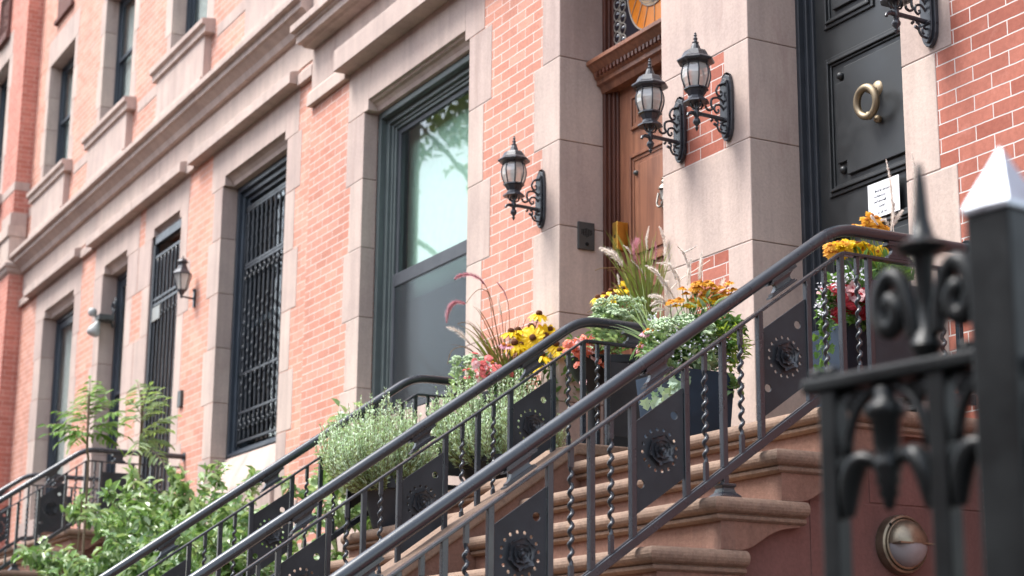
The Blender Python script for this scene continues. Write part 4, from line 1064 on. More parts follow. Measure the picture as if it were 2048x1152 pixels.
m = MB(); m.lathe([(.007, 0), (.006, .006), (0, .008)], (bc.x+.041, bc.y-.075, bc.z+.075), 8, 'x', cap=False); m.build('screw', 'black_gap', BL)

# ================================================================== iron fence and gate post, close to the camera
FA = Vector((-1.933, -3.485)); FD = Vector((-.9907, -.1359)); FN = Vector((.1359, -.9907))
def fp(t, n=0.0, z=0.0): q = FA+FD*t+FN*n; return (q.x, q.y, z)
fe = thing('iron_fence', (-2.03, -3.5, 0), 'blurred cast iron fence with spear finial and scrolls close to camera', 'fence')
RZ = 2.085
def fbox(mb, t0, t1, n0, n1, z0, z1):
    mb.add([fp(t0,n0,z0), fp(t1,n0,z0), fp(t1,n1,z0), fp(t0,n1,z0), fp(t0,n0,z1), fp(t1,n0,z1), fp(t1,n1,z1), fp(t0,n1,z1)], [(3,2,1,0),(4,5,6,7),(0,1,5,4),(1,2,6,5),(2,3,7,6),(3,0,4,7)])
m = MB(); fbox(m, -.086, .262, -.022, .022, RZ-.011, RZ+.012); m.build('rail', 'gate_iron', fe, bevel=.006)
m = MB(); fbox(m, -.086, .25, -.0155, .0155, .22, .25); m.build('rail', 'gate_iron', fe)
for t in (0.0, .213):
    m = MB(); fbox(m, t-.016, t+.016, -.016, .016, .02, RZ-.011); m.build('picket', 'gate_iron', fe, bevel=.003)
for t in (.213, .262-.02, -.05):
    m = MB(); q = fp(t, 0, RZ+.012); m.lathe([(.012, 0), (.016, .006), (.012, .014), (0, .018)], q, 12, cap=False); m.build('rivet', 'gate_iron', fe, smooth=True)
q = fp(.0235, 0, 0); m = MB()
m.lathe([(.012, RZ+.01), (.018, RZ+.018), (.026, RZ+.032), (.018, RZ+.048), (.010, RZ+.056), (.0125, RZ+.10), (.016, RZ+.15), (.0185, RZ+.165), (.035, RZ+.172), (.040, RZ+.180), (.028, RZ+.188), (.018, RZ+.196), (.011, RZ+.225), (.0075, RZ+.28), (.004, RZ+.308), (0, RZ+.312)], q, 16, cap=False)
m.build('spear_finial', 'gate_iron', fe, smooth=True, auto=50)
def fscroll(t0, sg):
    m = MB(); pts = []
    base = [(0.026, .052), (.030, .090), (.052, .138), (.083, .152), (.108, .130), (.112, .098), (.094, .072), (.070, .078), (.064, .100), (.078, .112)]
    sp_ = smooth_path([fp(t0+sg*(a*.74+.004), 0, RZ+b-.005) for a, b in base], 6); n = len(sp_)
    m.tube(sp_, [.0125+.005*(k/n) for k in range(n)], 10)
    e = sp_[-1]; m.lathe([(0, -.018), (.014, -.012), (.018, 0), (.014, .012), (0, .018)], e, 12, cap=False)
    m.build('scroll', 'gate_iron', fe, smooth=True)
fscroll(.0235, 1); fscroll(.0235, -1)
def pendant(tc, hw):
    # round arch under the rail, a hanging husk and two leaf drops
    m = MB(); n = 20; zc = 1.972
    pts = [fp(tc+math.cos(math.pi*k/n)*(hw-.012), 0, zc+math.sin(math.pi*k/n)*(.098)) for k in range(n+1)]
    m.tube(pts, .0085, 8)
    for sg in (1, -1):   # spandrels
        for k in range(5):
            a = rad(38+7*k); m.tube([fp(tc+sg*math.cos(a)*(hw-.012), 0, zc+math.sin(a)*.098), fp(tc+sg*(hw-.004), 0, RZ-.014)], .007, 6)
    m.build('arch', 'gate_iron', fe, smooth=True)
    c = fp(tc, 0, 0); m = MB()
    m.lathe([(r_*.90, z_) for r_, z_ in [(.008, RZ-.012), (.022, RZ-.022), (.020, RZ-.032), (.026, RZ-.040), (.036, RZ-.047), (.036, RZ-.060), (.026, RZ-.068), (.024, RZ-.105), (.018, RZ-.118), (.024, RZ-.128), (.026, RZ-.140), (.020, RZ-.150), (.023, RZ-.158), (.016, RZ-.168), (.019, RZ-.177), (.011, RZ-.187), (.012, RZ-.194), (0, RZ-.204)]], c, 8, cap=False)
    m.build('husk', 'gate_iron', fe, smooth=True)
    for sg in (1, -1):
        m = MB(); sp_ = smooth_path([fp(tc+sg*a, 0, z) for a, z in ((.018, 1.955), (.040, 1.963), (.058, 1.958), (.072, 1.935), (.078, 1.905), (.080, 1.880))], 5); n = len(sp_)
        m.tube(sp_, [(.010+.012*math.sin(math.pi*min(1, k/n*1.05))) for k in range(n)], 8, sx=.8)
        m.build('leaf', 'gate_iron', fe, smooth=True)
pendant(.1065, .1065-.016); pendant(-.1065, .1065-.016)
gp = thing('gate_post', fp(-.126, 0, 0), 'thick square iron gate post with pyramid cap at right edge', 'gate post')
m = MB(); fbox(m, -.164, -.088, -.0385, .0385, 0, 2.280); m.build('shaft', 'gate_iron', gp, bevel=.004)
m = MB(); a = [fp(-.168, -.0425, 2.280), fp(-.084, -.0425, 2.280), fp(-.084, .0425, 2.280), fp(-.168, .0425, 2.280)]; b = [(p[0], p[1], 2.290) for p in a]; ap = fp(-.126, 0, 2.386)
m.add(a+b+[ap], [(3,2,1,0), (0,1,5,4), (1,2,6,5), (2,3,7,6), (3,0,4,7), (4,5,8), (5,6,8), (6,7,8), (7,4,8)]); m.build('pyramid_cap', 'cap_metal', gp, bevel=.003, fix=True)
# ================================================================== plants
def rv(rng, s=1.0): return Vector((rng.uniform(-s, s), rng.uniform(-s, s), rng.uniform(-s, s)))
def leaf(mb, p, d, n, L_, W_, fold=.25, droop=.0, lobes=False):
    """one leaf: base p, direction d, face normal near n"""
    d = d.normalized(); s_ = d.cross(n)
    if s_.length < 1e-4: s_ = d.cross(Vector((.3, .5, .8)))
    s_.normalize(); u = s_.cross(d).normalized()
    q = lambda a, b, c=0: p+d*(L_*a)+s_*(W_*b)+u*(c*L_-droop*L_*a*a)
    f = fold*W_/L_
    if lobes:
        out = [(0, 0), (-.12, .42), (.10, .36), (.22, .62), (.48, .30), (.62, .40), (1.0, 0), (.62, -.40), (.48, -.30), (.22, -.62), (.10, -.36), (-.12, -.42)]
        vs = [q(.25, 0, -f*.3)]+[q(a, b, f*abs(b)) for a, b in out]; n_ = len(out)
        mb.add(vs, [(0, 1+i, 1+(i+1) % n_) for i in range(n_)])
    else:
        vs = [q(0, 0), q(.30, .42, f), q(.68, .34, f), q(1, 0), q(.68, -.34, f), q(.30, -.42, f), q(.35, 0), q(.70, 0)]
        mb.add(vs, [(0, 6, 1), (1, 6, 7, 2), (2, 7, 3), (0, 5, 6), (5, 4, 7, 6), (4, 3, 7)])
def blade(mb, path, w):
    """a grass blade along a path, tapering to the tip"""
    n = len(path); vs = []
    for i, p in enumerate(path):
        t = (path[min(i+1, n-1)]-path[max(i-1, 0)]).normalized(); s_ = t.cross(Vector((.6, -.7, .2)))
        s_ = s_.normalized() if s_.length > 1e-4 else Vector((1, 0, 0))
        k = w*(1-(i/(n-1))**1.6)*.5+.0004; vs += [p-s_*k, p+s_*k]
    mb.add(vs, [(2*i, 2*i+1, 2*i+3, 2*i+2) for i in range(n-1)])
def plume(mb, path, r, rng, dens=75):
    """bottle-brush seed head: fine bristles all along a curved spine"""
    r *= 1.75; n = len(path); Ln = sum((path[i+1]-path[i]).length for i in range(n-1)); m = int(dens*Ln/.1)*3
    mb.tube(path, [.0035*(1-.6*i/(n-1)) for i in range(n)], 5)
    for k in range(m):
        f = rng.random()*(n-1.001); i = int(f); p = path[i].lerp(path[i+1], f-i); t = (path[i+1]-path[i]).normalized()
        o = rv(rng).cross(t)
        if o.length < .05: continue
        o.normalize(); g_ = math.sin(math.pi*min(1, (f/(n-1))*.9+.12))**.6
        e = p+(o*.8+t*.75).normalized()*r*g_*rng.uniform(.7, 1.25); s_ = t.cross(o)*.0024
        mb.add([p-s_, p+s_, e], [(0, 1, 2)])
def flower_mesh(name, npet, r, wid, droop, mats, cone=(.012, .008), layers=1):
    m = MB(); rng = random.Random(npet*7+len(name))
    for ly in range(layers):
        for k in range(npet):
            a = 2*math.pi*(k+.5*ly)/npet+rng.uniform(-.1, .1); d = Vector((math.cos(a), math.sin(a), 0)); s_ = Vector((-d.y, d.x, 0))
            rr = r*(1-.22*ly)*rng.uniform(.9, 1.08); dz = lambda t: -droop*rr*t*t+.004*ly+rng.uniform(-.0015, .0015)
            vs = []
            for t, w in ((.12, .35), (.45, .95), (.8, .9), (1.0, .35)):
                p = d*(rr*t)+Vector((0, 0, dz(t))); vs += [p-s_*(wid*w*.5), p+Vector((0, 0, -.0015)), p+s_*(wid*w*.5)]
            m.add(vs, [(3*i, 3*i+1, 3*i+4, 3*i+3) for i in range(3)]+[(3*i+1, 3*i+2, 3*i+5, 3*i+4) for i in range(3)], 0)
    m.cur = 1; m.lathe([(cone[0], -.002), (cone[0]*1.05, cone[1]*.4), (cone[0]*.7, cone[1]*.85), (0, cone[1])], (0, 0, 0), 10, cap=False)
    me = m.build(name, mats, None)
    return me
def put_flower(src, parent, p, face, sc=1.0, rng=random):
    """copy one flower head and turn it to face a direction"""
    c = src.copy(); COL.objects.link(c); c.parent = parent
    c.location = p-parent.location; q = Vector((0, 0, 1)).rotation_difference(Vector(face).normalized())
    c.rotation_euler = (q @ Matrix.Rotation(rng.uniform(0, 6.28), 3, 'Z').to_quaternion()).to_euler(); c.scale = (sc,)*3
    return c
SRC = []
def src(o): SRC.append(o); return o
F_RUD = src(flower_mesh('flower', 13, .047, .018, .12, ['petal_yellow', 'cone_brown'], (.012, .012)))
F_RUD2 = src(flower_mesh('flower', 12, .040, .016, .55, ['petal_yellow', 'cone_brown'], (.012, .014)))
F_ORG = src(flower_mesh('flower', 14, .030, .012, .30, ['petal_orange', 'cone_orange'], (.010, .010), 2))
F_GLD = src(flower_mesh('flower', 14, .030, .012, .22, ['petal_yellow', 'cone_orange'], (.009, .008), 2))
F_PNK = src(flower_mesh('flower', 13, .034, .012, .55, ['petal_pink', 'cone_orange'], (.013, .012)))
F_ROS = src(flower_mesh('flower', 5, .030, .030, .10, ['petal_rose', 'cone_orange'], (.004, .004), 2))
F_COR = src(flower_mesh('flower', 5, .032, .030, .35, ['petal_coral', 'petal_blush'], (.005, .005), 2))
F_BLU = src(flower_mesh('flower', 5, .034, .036, .15, ['petal_blush', 'petal_rose'], (.004, .004)))
F_RED = src(flower_mesh('flower', 5, .034, .036, .15, ['petal_red', 'cone_brown'], (.004, .004), 2))
F_WHT = src(flower_mesh('flower', 6, .011, .010, .1, ['petal_white', 'leaf_lime'], (.003, .003)))
def pot_thing(name, loc, label, cat='planter', group=None): return thing(name, loc, label, cat, group)
def leafy(mb, c, r, n, L_, W_, rng, up=.4, lobes=False, droop=.2, shell=.55):
    for _ in range(n):
        while True:
            v = rv(rng)
            if v.length <= 1: break
        v = v.normalized()*(shell+(1-shell)*rng.random()) if rng.random() < .8 else v
        p = Vector(c)+Vector((v.x*r[0], v.y*r[1], v.z*r[2]))
        d = (Vector((v.x, v.y, v.z*.6))+Vector((0, 0, up))+rv(rng, .7)).normalized(); nn = (Vector((0, 0, 1))+v*.6+rv(rng, .6)).normalized()
        k = rng.uniform(.7, 1.25); leaf(mb, p, d, nn, L_*k, W_*k, .3, droop, lobes)
# ---- two feathery pale green bushes in pots on the brown door's stoop
def feather_bush(c, rx, ry, h, n, label, seed):
    rng = random.Random(seed); root = thing('rosemary_bush', c, label, 'bush', 'feathery pale green potted bushes')
    st = MB(); lf = MB(); lo = MB(); c = Vector(c)
    for k in range(n):
        a = rng.uniform(0, 6.283); q = rng.random()**.55; o = Vector((math.cos(a)*q*rx, math.sin(a)*q*ry, 0))
        tall = h*(1-.42*q**2.2)*rng.uniform(.62, 1.0)*(1.0+.18*math.sin(a*3+seed)); b = c+o*.35+Vector((0, 0, -.02-.05*q))
        tip = c+o*1.0+Vector((rng.uniform(-.04, .04), rng.uniform(-.04, .04), tall)); mid = b.lerp(tip, .45)+o*.35+Vector((0, 0, -.03*q))
        pa = [b*(1-t)**2+mid*2*t*(1-t)+tip*t*t for t in [i/9 for i in range(10)]]
        st.tube(pa[:7:2]+[pa[-1]], .0016, 3, cap=False)
        for i in range(1, 10):
            t = (pa[i]-pa[i-1]).normalized(); f = i/9
            for j in range(7):
                p = pa[i-1].lerp(pa[i], rng.random()); s_ = rv(rng).cross(t)
                if s_.length < .05: continue
                s_.normalize(); d = (t*rng.uniform(.5, 1.1)+s_*.75).normalized(); l_ = rng.uniform(.018, .034)*(1.15-.45*f); w_ = s_.cross(t)*.0034
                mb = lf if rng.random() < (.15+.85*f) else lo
                mb.add([p-w_*.5, p+w_*.5, p+d*l_*.6+w_, p+d*l_, p+d*l_*.6-w_], [(0, 1, 2, 3, 4)])
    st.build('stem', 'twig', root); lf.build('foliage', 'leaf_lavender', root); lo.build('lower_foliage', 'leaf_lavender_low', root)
    return root
c1 = at_x(752, 960, -9.3); feather_bush((-9.3, c1.y+.03, 2.845), .36, .37, .46, 560, 'front feathery pale green bush in tapered dark pot on lower step', 2)
c2 = at_x(1000, 925, -9.0); feather_bush((-9.0, c2.y, 2.95), .34, .42, .52, 640, 'larger feathery pale green bush behind the middle railing, under yellow daisies', 7)
p_ = pot_thing('plant_pot', (-9.3, -1.0, 2.577), 'tapered dark grey pot on the step under front feathery bush')
m = MB(); m.lathe([(.105, 0), (.112, .01), (.165, .20), (.172, .21), (.195, .215), (.198, .28), (.186, .282), (.175, .25), (0, .25)], (-9.3, -1.0, 2.577), 28, cap=True); m.build('pot', 'planter_grey', p_, smooth=True, auto=35)
m = MB(); m.lathe([(.176, .252), (.0, .262)], (-9.3, -1.0, 2.577), 20, cap=False); m.build('soil', 'soil', p_)
p_ = pot_thing('plant_pot', (-9.0, c2.y, 2.778), 'low black bowl pot on top landing under larger feathery bush')
m = MB(); m.lathe([(.14, 0), (.16, .015), (.235, .15), (.25, .16), (.25, .20), (.235, .20), (.22, .165), (0, .165)], (-9.0, c2.y, 2.779), 28); m.build('pot', 'planter_black', p_, smooth=True, auto=35)
# ---- tall planter left of the brown door: purple fountain grass, daisies, sedum, pink begonias
p_ = pot_thing('tall_planter', (-9.37, -.20, 2.778), 'black planter left of brown door, mostly hidden by pale bushes')
m = MB(); m.lathe([(.13, 0), (.14, .01), (.17, .60), (.19, .62), (.19, .68), (.17, .68), (.16, .64), (0, .64)], (-9.37, -.20, 2.779), 4, ph=math.pi/4); m.build('pot', 'planter_black', p_, bevel=.006)
XC = -9.33
def grass(name, base, tips, label, mat, wid, rng, sag=.3, cat='ornamental grass', group=None):
    g_ = thing(name, base, label, cat, group); m = MB(); b0 = Vector(base)
    for tp in tips:
        tp = Vector(tp); b = b0+Vector((rng.uniform(-.04, .04), rng.uniform(-.04, .04), 0)); L_ = (tp-b).length; mid = b.lerp(tp, .55)+Vector((0, 0, L_*sag))
        blade(m, [b*(1-t)**2+mid*2*t*(1-t)+tp*t*t for t in [i/9 for i in range(10)]], wid*rng.uniform(.7, 1.2))
    m.build('blade', mat, g_)
    return g_
rng = random.Random(21)
base = (XC, -.24, 3.43)
tips = []
for k in range(70):
    a = rng.uniform(-1.15, 1.15); l_ = rng.uniform(.22, .62)
    tips.append((base[0]+rng.uniform(-.15, .2), base[1]+math.sin(a)*l_*.75-.02, base[2]+math.cos(a)*l_*1.0))
gp1 = grass('fountain_grass', base, tips, 'purple fountain grass with arching pink plumes left of brown door', 'grass_purple', .009, rng)
tips = [(base[0]+rng.uniform(-.1, .15), base[1]+rng.uniform(-.3, .3), base[2]+rng.uniform(.2, .45)) for k in range(40)]
m = MB()
for tp in tips:
    tp = Vector(tp); b = Vector(base)+rv(rng, .03); mid = b.lerp(tp, .5)+Vector((0, 0, .07)); blade(m, [b*(1-t)**2+mid*2*t*(1-t)+tp*t*t for t in [i/7 for i in range(8)]], .011)
m.build('green_blade', 'grass_green', gp1)
def px_path(pts, X, n=6): return smooth_path([at_x(a, b, X) for a, b in pts], n)
for pts, mt, r_ in ((((971, 571), (957, 556), (936, 549), (918, 552), (909, 559)), 'plume_purple', .016), (((931, 608), (915, 604), (902, 612), (895, 628), (893, 647)), 'plume_purple', .018), (((940, 688), (926, 672), (910, 660), (892, 654)), 'plume_cream', .017), (((1003, 630), (1000, 618), (997, 603), (995, 590)), 'plume_cream', .012), (((1014, 598), (1008, 583), (1000, 572), (993, 563)), 'plume_purple', .006)):
    m = MB(); pa = px_path(pts, XC+.05); plume(m, pa, r_, rng); m.build('plume', mt, gp1)
m = MB()
for pts in (((975, 583), (962, 578), (948, 586), (931, 608)), ((1000, 690), (990, 640), (983, 600), (971, 571)), ((990, 720), (985, 650), (980, 600), (975, 583)), ((985, 730), (965, 705), (940, 688)), ((1010, 720), (1006, 660), (1003, 630)), ((1020, 680), (1018, 620), (1014, 598)), ((960, 720), (935, 695), (905, 700), (895, 728)), ((980, 700), (955, 660), (930, 645), (915, 648))):
    m.tube(px_path(pts, XC+.03), .0022, 4, cap=False)
m.build('stalk', 'grass_purple', gp1)
def daisy_plant(name, base, label, cat, heads, srcs, stem_mat='leaf_green', leaves=120, lr=(.12, .14, .10), L_=.05, W_=.022, seed=1, fc=(.75, -.6, .35), spread=.6, sc=1.0, group=None, leaf_m='leaf_green', lc=None):
    rng = random.Random(seed); t = thing(name, base, label, cat, group); b = Vector(base); m = MB()
    for (a, c, X, *kind) in heads:
        p = at_x(a, c, X); s0 = b+Vector((rng.uniform(-.06, .06), rng.uniform(-.06, .06), 0)); mid = s0.lerp(p, .5)+Vector((rng.uniform(-.03, .03), rng.uniform(-.03, .03), .03))
        m.tube([s0*(1-q)**2+mid*2*q*(1-q)+p*q*q for q in (0, .25, .5, .75, 1)], .0022, 4, cap=False)
        f = Vector(fc)+rv(rng, spread); f.z = max(f.z, .05)
        if name == 'black_eyed_susan' and kind: f = Vector((.25, -.25, 1.0))+rv(rng, .25) if kind[0] else Vector((.8, -.55, .1))+rv(rng, .2)
        put_flower(srcs[kind[0] if kind else 0], t, p+f.normalized()*.004, f, sc*rng.uniform(.85, 1.12), rng)
    m.build('stem', stem_mat, t)
    if leaves:
        m = MB(); leafy(m, lc if lc else (b.x, b.y, b.z+lr[2]*.5), lr, leaves, L_, W_, rng); m.build('foliage', leaf_m, t)
    return t
daisy_plant('black_eyed_susan', (-9.25, -.10, 3.46), 'bright yellow daisies with dark centres left of brown door, above middle rail', 'daisy plant',
    [(1078, 629, -9.2, 1), (1066, 676, -9.15, 0), (1036, 662, -9.25, 1), (1101, 661, -9.2, 1), (1108, 668, -9.2, 1), (1042, 690, -9.2, 0), (1030, 688, -9.2, 1), (1050, 697, -9.2, 1), (1120, 702, -9.1, 1), (1083, 712, -9.1, 1), (1070, 732, -9.1, 1), (1022, 665, -9.25, 1), (1062, 655, -9.25, 1), (1092, 672, -9.2, 0), (1113, 690, -9.15, 1)], [F_RUD, F_RUD2], leaves=190, lr=(.13, .24, .16), L_=.06, W_=.03, seed=4, lc=(-9.2, -.06, 3.48), sc=1.65)
daisy_plant('purple_coneflower', (-9.2, -.28, 3.44), 'few pink coneflowers with orange centres among grass left of door', 'daisy plant', [(1018, 693, -9.15), (985, 727, -9.15), (1008, 690, -9.2)], [F_PNK], leaves=60, lr=(.1, .15, .1), seed=9, fc=(.6, -.5, .8), spread=.3)
rng = random.Random(5)
daisy_plant('pink_begonia', (-9.15, -.36, 3.40), 'rose pink begonias at front of planter above pale bush', 'begonia', [(rng.gauss(975, 20), rng.gauss(742, 11), -9.1+rng.uniform(-.04, .06), rng.choice((0, 0, 1))) for k in range(34)], [F_ROS, F_BLU], leaves=70, lr=(.08, .16, .06), seed=11, spread=.9, sc=.85)
def sedum(name, c, r, label, seed, group=None, n=26):
    """domed succulent heads made of many buds, on leafy stems"""
    rng = random.Random(seed); t = thing(name, (c[0], c[1], c[2]-r[2]), label, 'sedum', group); hd_ = MB(); lv = MB()
    for k in range(n):
        v = rv(rng); v.z = abs(v.z)*.9+.05; v.normalize(); v *= rng.uniform(.75, 1.0); h = Vector(c)+Vector((v.x*r[0], v.y*r[1], v.z*r[2])); R_ = rng.uniform(.026, .044)
        for q in range(46):
            u = rv(rng).normalized(); u.z = abs(u.z)*.7; p = h+u*R_*rng.uniform(.75, 1.0); e = rng.uniform(.0045, .0085)
            hd_.add([p+Vector((e, 0, 0)), p+Vector((-e, 0, 0)), p+Vector((0, e, 0)), p+Vector((0, -e, 0)), p+Vector((0, 0, e)), p+Vector((0, 0, -e))], [(0, 2, 4), (2, 1, 4), (1, 3, 4), (3, 0, 4), (2, 0, 5), (1, 2, 5), (3, 1, 5), (0, 3, 5)])
        for q in range(7):
            p = h-Vector((0, 0, .03+.02*q)); d = rv(rng); d.z = .3; leaf(lv, p, d, Vector((0, 0, 1)), .055, .03, .3)
    hd_.build('flower_head', 'sedum_head', t); lv.build('foliage', 'leaf_mint', t); return t
c = at_x(948, 728, -9.2); sedum('sedum_plant', (-9.25, c.y, c.z-.06), (.10, .12, .14), 'small pale green sedum at left of the planter with begonias', 2, n=16)
c = at_x(968, 693, -9.3); 
# ---- urn with coral begonias, and the black pedestal planter with grasses
u = at_x(1188, 722, -8.28)
p_ = pot_thing('flower_urn', (u.x, u.y, 2.778), 'dark bowl urn on stem holding coral begonias beside brown door')
m = MB(); z0 = 2.779; zt_ = u.z; m.lathe([(.10, 0), (.10, .02), (.045, .05), (.035, .12), (.035, zt_-z0-.20), (.05, zt_-z0-.16), (.11, zt_-z0-.10), (.15, zt_-z0-.02), (.165, zt_-z0), (.155, zt_-z0+.01), (0, zt_-z0-.02)], (u.x, u.y, z0), 24); m.build('bowl', 'planter_black', p_, smooth=True, auto=40)
rng = random.Random(15)
daisy_plant('coral_begonia', (u.x, u.y, u.z), 'coral orange begonias trailing below middle railing by brown door', 'begonia', [(rng.gauss(1178, 22), min(765, max(662, 692+abs(rng.gauss(0, 26))-14)), u.x+.10+rng.uniform(-.05, .05), 0 if rng.random() < .72 else 1) for k in range(62)], [F_COR, F_BLU], leaves=110, lr=(.16, .18, .10), L_=.05, W_=.03, seed=12, spread=1.0, sc=.85)
bcx = at_x(1252, 760, -7.97); BXC, BYC = -7.97, bcx.y; ang = -.55
p_ = pot_thing('tall_planter', (BXC, BYC, 2.778), 'tall black square planter behind middle railing, with white edged ivy')
m = MB(); rt = at_x(1252, 712, -7.92).z
m.lathe([(.125, 0), (.13, .01), (.148, rt-2.779-.05), (.16, rt-2.779-.045), (.16, rt-2.779), (.135, rt-2.779), (.13, rt-2.779-.03), (0, rt-2.779-.03)], (BXC, BYC, 2.779), 4, ph=math.pi/4+ang); m.build('pot', 'planter_black', p_, bevel=.006)
m = MB(); rng = random.Random(2)
for k in range(26): m.lathe([(0, -.012), (.016, 0), (0, .012)], (BXC+.2+rng.uniform(-.05, .06), BYC-.05+rng.uniform(-.12, .12), 2.79), 6, cap=False)
m.build('pebble', 'pebbles', p_)
c = at_x(1240, 640, -8.0); sedum('sedum_plant', (-7.96, c.y-.01, c.z-.05), (.13, .17, .19), 'large pale mint sedum domes above middle handrail by brown door', 4, n=44)
daisy_plant('black_eyed_susan', (-8.1, c.y+.05, c.z-.15), 'yellow daisies peeking over pale sedum in front of brown door', 'daisy plant', [(1196, 596, -8.1, 1), (1208, 590, -8.1, 1), (1222, 584, -8.1, 1), (1234, 578, -8.1, 1), (1246, 580, -8.1, 1), (1214, 598, -8.05, 1), (1258, 572, -8.1, 0), (1280, 572, -8.1, 1), (1200, 602, -8.05, 1), (1228, 592, -8.05, 1)], [F_RUD, F_RUD2], leaves=60, seed=14, lc=(-8.12, c.y+.02, c.z-.02), lr=(.08, .12, .12), sc=1.25)
rng = random.Random(33); base = (-7.96, at_x(1292, 660, -7.96).y, at_x(1292, 655, -7.96).z)
tips = [(base[0]+rng.uniform(-.15, .12), base[1]+rng.uniform(-.20, .14), base[2]+rng.uniform(.22, .55)) for k in range(80)]
gp2 = grass('fountain_grass', base, tips, 'green fountain grass with pale plumes in front of brown door', 'grass_green', .010, rng, sag=.16)
for pts, mt, r_ in ((((1246, 533), (1234, 516), (1218, 503), (1198, 495)), 'plume_cream', .021), (((1270, 524), (1267, 505), (1270, 488), (1276, 478)), 'plume_purple', .024), (((1296, 500), (1293, 485), (1294, 470), (1298, 452)), 'plume_cream', .009), (((1328, 512), (1330, 490), (1326, 470), (1318, 452)), 'plume_cream', .013), (((1262, 508), (1256, 498), (1246, 490)), 'plume_cream', .006), (((1310, 520), (1312, 500), (1310, 482)), 'plume_purple', .008), (((1238, 570), (1237, 558), (1235, 548)), 'plume_cream', .008), (((1292, 560), (1282, 540), (1262, 520)), 'plume_cream', .006)):
    m = MB(); plume(m, px_path(pts, -7.93), r_, rng); m.build('plume', mt, gp2)
m = MB()
for pts in (((1285, 640), (1275, 570), (1246, 533)), ((1285, 640), (1275, 580), (1270, 524)), ((1298, 640), (1296, 560), (1296, 500)), ((1305, 640), (1320, 570), (1328, 512)), ((1280, 640), (1262, 560), (1240, 540), (1215, 541)), ((1270, 640), (1240, 600), (1200, 610), (1175, 625)), ((1295, 640), (1290, 560), (1262, 508)), ((1280, 620), (1250, 545), (1210, 536), (1190, 541))): m.tube(px_path(pts, -7.93), .002, 4, cap=False)
m.build('stalk', 'grass_purple', gp2)
# variegated ivy spilling from the black planter
def ivy(name, pts, label, X, seed, mat='leaf_ivy', size=.045, vines=None, cat='ivy'):
    rng = random.Random(seed); b = at_x(*pts[0][:2], X); t = thing(name, b, label, cat); m = MB(); s_ = MB()
    for (a, c, *k) in pts:
        p = at_x(a, c, X+(k[0] if k else 0)+rng.uniform(-.02, .03)); f = Vector((.8, -.45, .35))+rv(rng, .7); d = Vector((.1, .2, -.9))+rv(rng, .7)
        k_ = rng.uniform(.7, 1.2); leaf(m, p, d, f, size*k_, size*k_*.95, .25, .15, True)
    for v in (vines or []): s_.tube(px_path(v, X-.02), .0022, 4, cap=False)
    m.build('leaf', mat, t)
    if vines: s_.build('stem', 'leaf_green', t)
    return t
rng = random.Random(6)
ivy('white_edged_ivy', [(1232, 735), (1258, 728), (1288, 752), (1300, 760), (1274, 776), (1240, 792), (1258, 798), (1268, 770), (1246, 806), (1290, 780), (1262, 740), (1238, 804), (1280, 764), (1236, 800), (1244, 740), (1270, 812)], 'white edged ivy trailing over tall black planter', -7.80, 3, 'petal_white', .045, [((1290, 745), (1275, 775), (1260, 800)), ((1262, 730), (1245, 770), (1238, 806))])
# ---- navy planter on the landing of the black door's stoop
p_ = pot_thing('square_planter', (-7.02, -.50, 2.778), 'large navy blue square planter on top landing between both doors')
m = MB(); zt_ = 3.15; m.add([(-7.20, -.63, 2.779), (-6.87, -.63, 2.779), (-6.87, -.37, 2.779), (-7.20, -.37, 2.779), (-7.23, -.66, zt_), (-6.84, -.66, zt_), (-6.84, -.35, zt_), (-7.23, -.35, zt_)], [(3,2,1,0), (0,1,5,4), (1,2,6,5), (2,3,7,6), (3,0,4,7)]); m.box(-7.21, -6.86, -.64, -.37, zt_-.03, zt_-.02); m.build('pot', 'planter_navy', p_)
XN = -6.98
rng = random.Random(44)
hd_ = [(1297, 660, XN), (1310, 668, XN)]
daisy_plant('orange_coneflower', (XN, -.52, 3.18), 'cluster of orange and gold coneflowers in front of pier brick patch', 'daisy plant',
    [(1340, 604, XN), (1352, 612, XN, 1), (1365, 578, XN), (1372, 588, XN), (1390, 568, XN), (1400, 566, XN), (1414, 566, XN), (1424, 570, XN), (1392, 585, XN), (1406, 592, XN), (1420, 580, XN), (1430, 582, XN), (1402, 604, XN, 1), (1412, 600, XN, 1), (1424, 602, XN, 1), (1436, 598, XN), (1444, 590, XN), (1458, 567, XN), (1462, 590, XN, 1), (1452, 583, XN), (1384, 600, XN), (1396, 576, XN), (1374, 612, XN, 1), (1380, 610, XN, 1), (1440, 575, XN), (1412, 584, XN), (1446, 604, XN), (1358, 600, XN), (1404, 612, XN, 1), (1466, 580, XN), (1430, 592, XN), (1386, 578, XN)], [F_ORG, F_GLD], leaves=150, lr=(.12, .16, .16), L_=.06, W_=.02, seed=31, fc=(.5, -.45, 1.3), spread=.4, lc=(XN-.02, -.40, 3.38), leaf_m='leaf_mint', sc=1.0)
daisy_plant('purple_coneflower', (XN, -.80, 3.2), 'single pink coneflower cluster beside end of middle railing', 'daisy plant', [(1296, 662, -7.0), (1308, 664, -7.0), (1318, 660, -7.0), (1290, 667, -7.0), (1303, 671, -7.0), (1285, 688, -7.2), (1280, 695, -7.2)], [F_PNK], leaves=0, seed=19, fc=(.5, -.5, .8), spread=.35, sc=.9)
